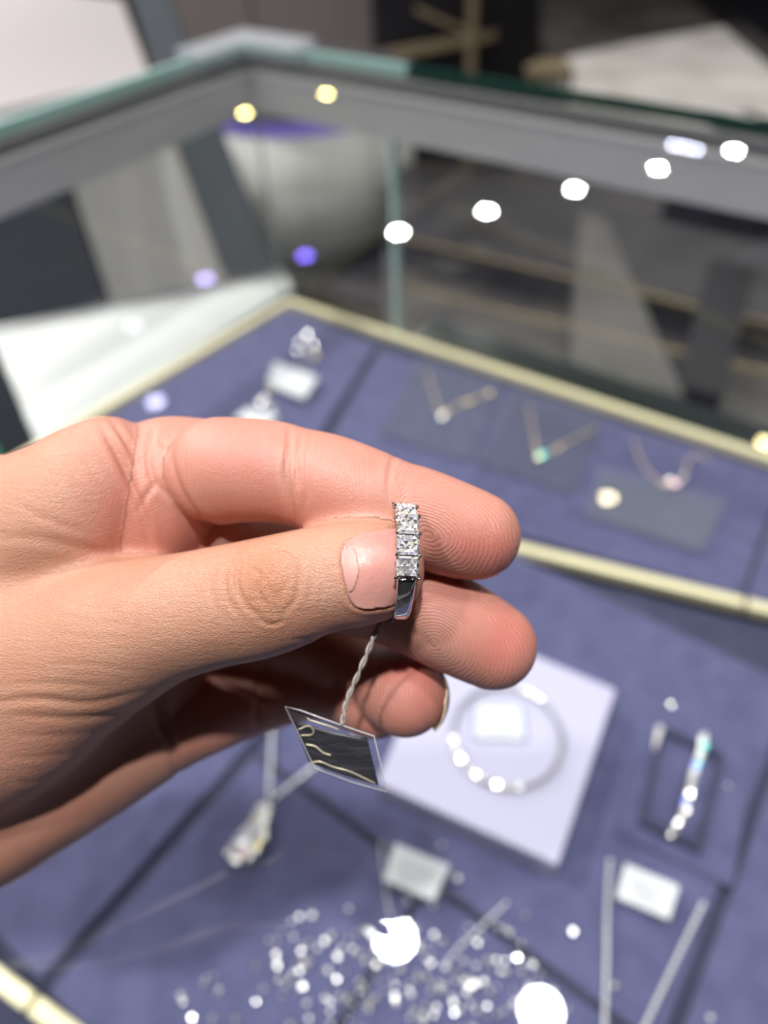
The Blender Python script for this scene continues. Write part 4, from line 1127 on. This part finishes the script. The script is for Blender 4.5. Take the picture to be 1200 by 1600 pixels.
for g in range(NG):
    ac = G0_ + GS * (g + .5); bm = bmesh.new()
    half = math.radians(GS / 2) * 0.99; hw = 1.80
    def gp(u, v, h): return RQ(math.radians(ac) + half * v, RR + h, hw * u)
    # table with criss-cross facets, crown, pavilion
    nT = 6; T = {}
    for i in range(nT + 1):
        for j in range(nT + 1):
            u, v = (i / nT * 2 - 1) * .74, (j / nT * 2 - 1) * .74; dep = 0.0
            jit = 0 if i in (0, nT) or j in (0, nT) else .10
            T[i, j] = bm.verts.new(gp(u + rg_.uniform(-jit, jit), v + rg_.uniform(-jit, jit), .02 - .30 * (((i + j) % 2) * (0 if jit == 0 else 1)) - rg_.random() * .10 * (jit > 0)))
    for i in range(nT):
        for j in range(nT):
            q = (T[i, j], T[i + 1, j], T[i + 1, j + 1], T[i, j + 1])
            if (i + j) % 2: bm.faces.new((q[0], q[1], q[2])); bm.faces.new((q[0], q[2], q[3]))
            else: bm.faces.new((q[0], q[1], q[3])); bm.faces.new((q[1], q[2], q[3]))
    rim = [T[i, 0] for i in range(nT)] + [T[nT, j] for j in range(nT)] + [T[nT - i, nT] for i in range(nT)] + [T[0, nT - j] for j in range(nT)]
    nR = len(rim); outr = []
    for k in range(nR):
        i = k / (nR / 4); side = int(i); f = i - side
        u, v = [(-1 + 2 * f, -1), (1, -1 + 2 * f), (1 - 2 * f, 1), (-1, 1 - 2 * f)][side]
        outr.append(bm.verts.new(gp(u * .96, v * .96, -.38 - .10 * (k % 2))))
    for k in range(nR):
        j = (k + 1) % nR; bm.faces.new((rim[k], outr[k], rim[j])); bm.faces.new((rim[j], outr[k], outr[j]))
    bot = bm.verts.new(gp(0, 0, -1.5))
    for k in range(nR): bm.faces.new((outr[k], bot, outr[(k + 1) % nR]))
    bmesh.ops.recalc_face_normals(bm, faces=bm.faces)
    me = bpy.data.meshes.new('diamond'); bm.to_mesh(me); bm.free()
    me.transform(Matrix.Translation(-Vector(ringo.location)))
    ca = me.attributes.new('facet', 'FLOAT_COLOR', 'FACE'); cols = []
    for _ in me.polygons:  # random greys and tints paint sparkle and fire into the facets
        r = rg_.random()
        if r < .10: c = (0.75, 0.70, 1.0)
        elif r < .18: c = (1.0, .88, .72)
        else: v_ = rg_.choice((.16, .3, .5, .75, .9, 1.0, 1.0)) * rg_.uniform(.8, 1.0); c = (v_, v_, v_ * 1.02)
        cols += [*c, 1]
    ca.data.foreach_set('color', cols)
    link('diamond', me, 'diamond', ringo)
bm = bmesh.new()
for g in range(NG + 1):
    a = math.radians(G0_ + GS * g)
    for sx in (-1.78, 1.78):
        bmesh.ops.create_icosphere(bm, subdivisions=2, radius=.00030, matrix=Matrix.Translation(RQ(a, RR - .12, sx)))
        tube(bm, [RQ(a, RR - .15, sx), RQ(a, RR - 1.4, sx * .86)], 0.00022, 6)
from_bm('prongs', bm, 'chrome', ringo, True)

# ------------------------------------------------------------------ tag on a string
tg = thing('price_tag', wv(P3(528, 1170, 126)), 'black price tag in a clear plastic sleeve hanging by a string from the held ring', 'tag')
def quad3(q): return [np.array(P3(*v)) for v in q]
def sheet(name, q, m, th, n=10, wav=0.0, parent=tg, off=0.0):
    a, b, c, d = quad3(q); nrm = np.cross(b - a, d - a); nrm /= np.linalg.norm(nrm)
    if nrm[2] > 0: nrm = -nrm
    bm = bmesh.new(); G = []
    for i in range(n + 1):
        r_ = []
        for j in range(n + 1):
            u, v = i / n, j / n; p = a * (1 - u) * (1 - v) + b * u * (1 - v) + c * u * v + d * (1 - u) * v
            p = p + nrm * (off + wav * (math.sin(u * 7 + v * 4) + .6 * math.sin(v * 11 - u * 3)) + .5 * math.sin(u * math.pi) * 1.0)
            r_.append(bm.verts.new(wv(p)))
        G.append(r_)
    for i in range(n):
        for j in range(n): bm.faces.new((G[i][j], G[i + 1][j], G[i + 1][j + 1], G[i][j + 1]))
    o = from_bm(name, bm, m, parent, True); sd = o.modifiers.new('thickness', 'SOLIDIFY'); sd.thickness = th; sd.offset = 0; return o
lab = mat('black_printed_label', (0.012, 0.013, 0.02), 0.35)
nt = lab.node_tree; tcn = nt.nodes.new('ShaderNodeTexCoord'); wvn = nt.nodes.new('ShaderNodeTexNoise'); mpn = nt.nodes.new('ShaderNodeMapping'); mpn.inputs['Scale'].default_value = (60, 60, 900)
nt.links.new(tcn.outputs['Object'], mpn.inputs[0]); nt.links.new(mpn.outputs[0], wvn.inputs['Vector']); wvn.inputs['Scale'].default_value = 3
rp_ = nt.nodes.new('ShaderNodeValToRGB'); rp_.color_ramp.elements[0].position = .5; rp_.color_ramp.elements[1].position = .62; rp_.color_ramp.elements[0].color = (.010, .011, .018, 1); rp_.color_ramp.elements[1].color = (.05, .052, .07, 1)
nt.links.new(wvn.outputs['Fac'], rp_.inputs[0]); nt.links.new(rp_.outputs[0], nt.nodes['Principled BSDF'].inputs['Base Color'])
sheet('label', [(457, 1126, 125.6), (574, 1154, 124.6), (592, 1226, 126.5), (483, 1190, 127.2)], lab, .0002)
sheet('sleeve', [(446, 1104, 125.0), (584, 1150, 124), (604, 1237, 126), (491, 1200, 127)], pane('plastic_sleeve', (.95, .95, .96), .05, 1.5, .012), .0001, 24, .16, off=.45)
bm = bmesh.new(); ed = [wv(P3(*v)) for v in ((446, 1104, 124.6), (470, 1110, 124.5), (530, 1132, 124.1), (584, 1150, 123.6), (594, 1190, 124.6), (604, 1237, 125.6), (550, 1222, 126), (491, 1200, 126.6), (468, 1150, 125.6))]
tube(bm, ed, .00012, 6, True); from_bm('sleeve_seam', bm, mat('seam_plastic', (.55, .56, .60), .15), tg, True)
bmc = bmesh.new()  # pale gold tubes drawn as warm reflections on the sleeve's folds
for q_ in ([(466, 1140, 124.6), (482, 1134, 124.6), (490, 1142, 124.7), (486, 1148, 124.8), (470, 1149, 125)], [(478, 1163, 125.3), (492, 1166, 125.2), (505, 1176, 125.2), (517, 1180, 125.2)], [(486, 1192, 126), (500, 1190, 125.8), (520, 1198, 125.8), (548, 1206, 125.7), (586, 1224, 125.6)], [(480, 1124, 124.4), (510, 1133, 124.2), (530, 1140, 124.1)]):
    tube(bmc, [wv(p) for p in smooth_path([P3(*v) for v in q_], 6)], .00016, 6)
from_bm('sleeve_glint', bmc, mat('warm_fold_glint', (.62, .56, .40), .25, .3), tg, True)
sp = smooth_path([P3(600, 962, 119.5), P3(588, 985, 119), P3(574, 1020, 120), P3(556, 1062, 121.5), P3(541, 1098, 123), P3(535, 1132, 124)], 14)
for ph in (0, math.pi):
    bm = bmesh.new(); pts = []
    for i, p in enumerate(sp):
        k = .34 * min(1, i / 8); pts.append(wv(np.array(p) + np.array([math.cos(i * .38 + ph) * k * .9, math.sin(i * .38 + ph) * .1, math.sin(i * .38 + ph) * k])))
    tube(bm, pts, .00027, 7); from_bm('string', bm, 'string', tg, True)
bm = bmesh.new(); tube(bm, [RQ(math.radians(-88), RR - 2.0, .2), wv(P3(612, 972, 121)), wv(P3(600, 962, 119.5))], .00026, 7); from_bm('string_loop', bm, 'string', tg, True)
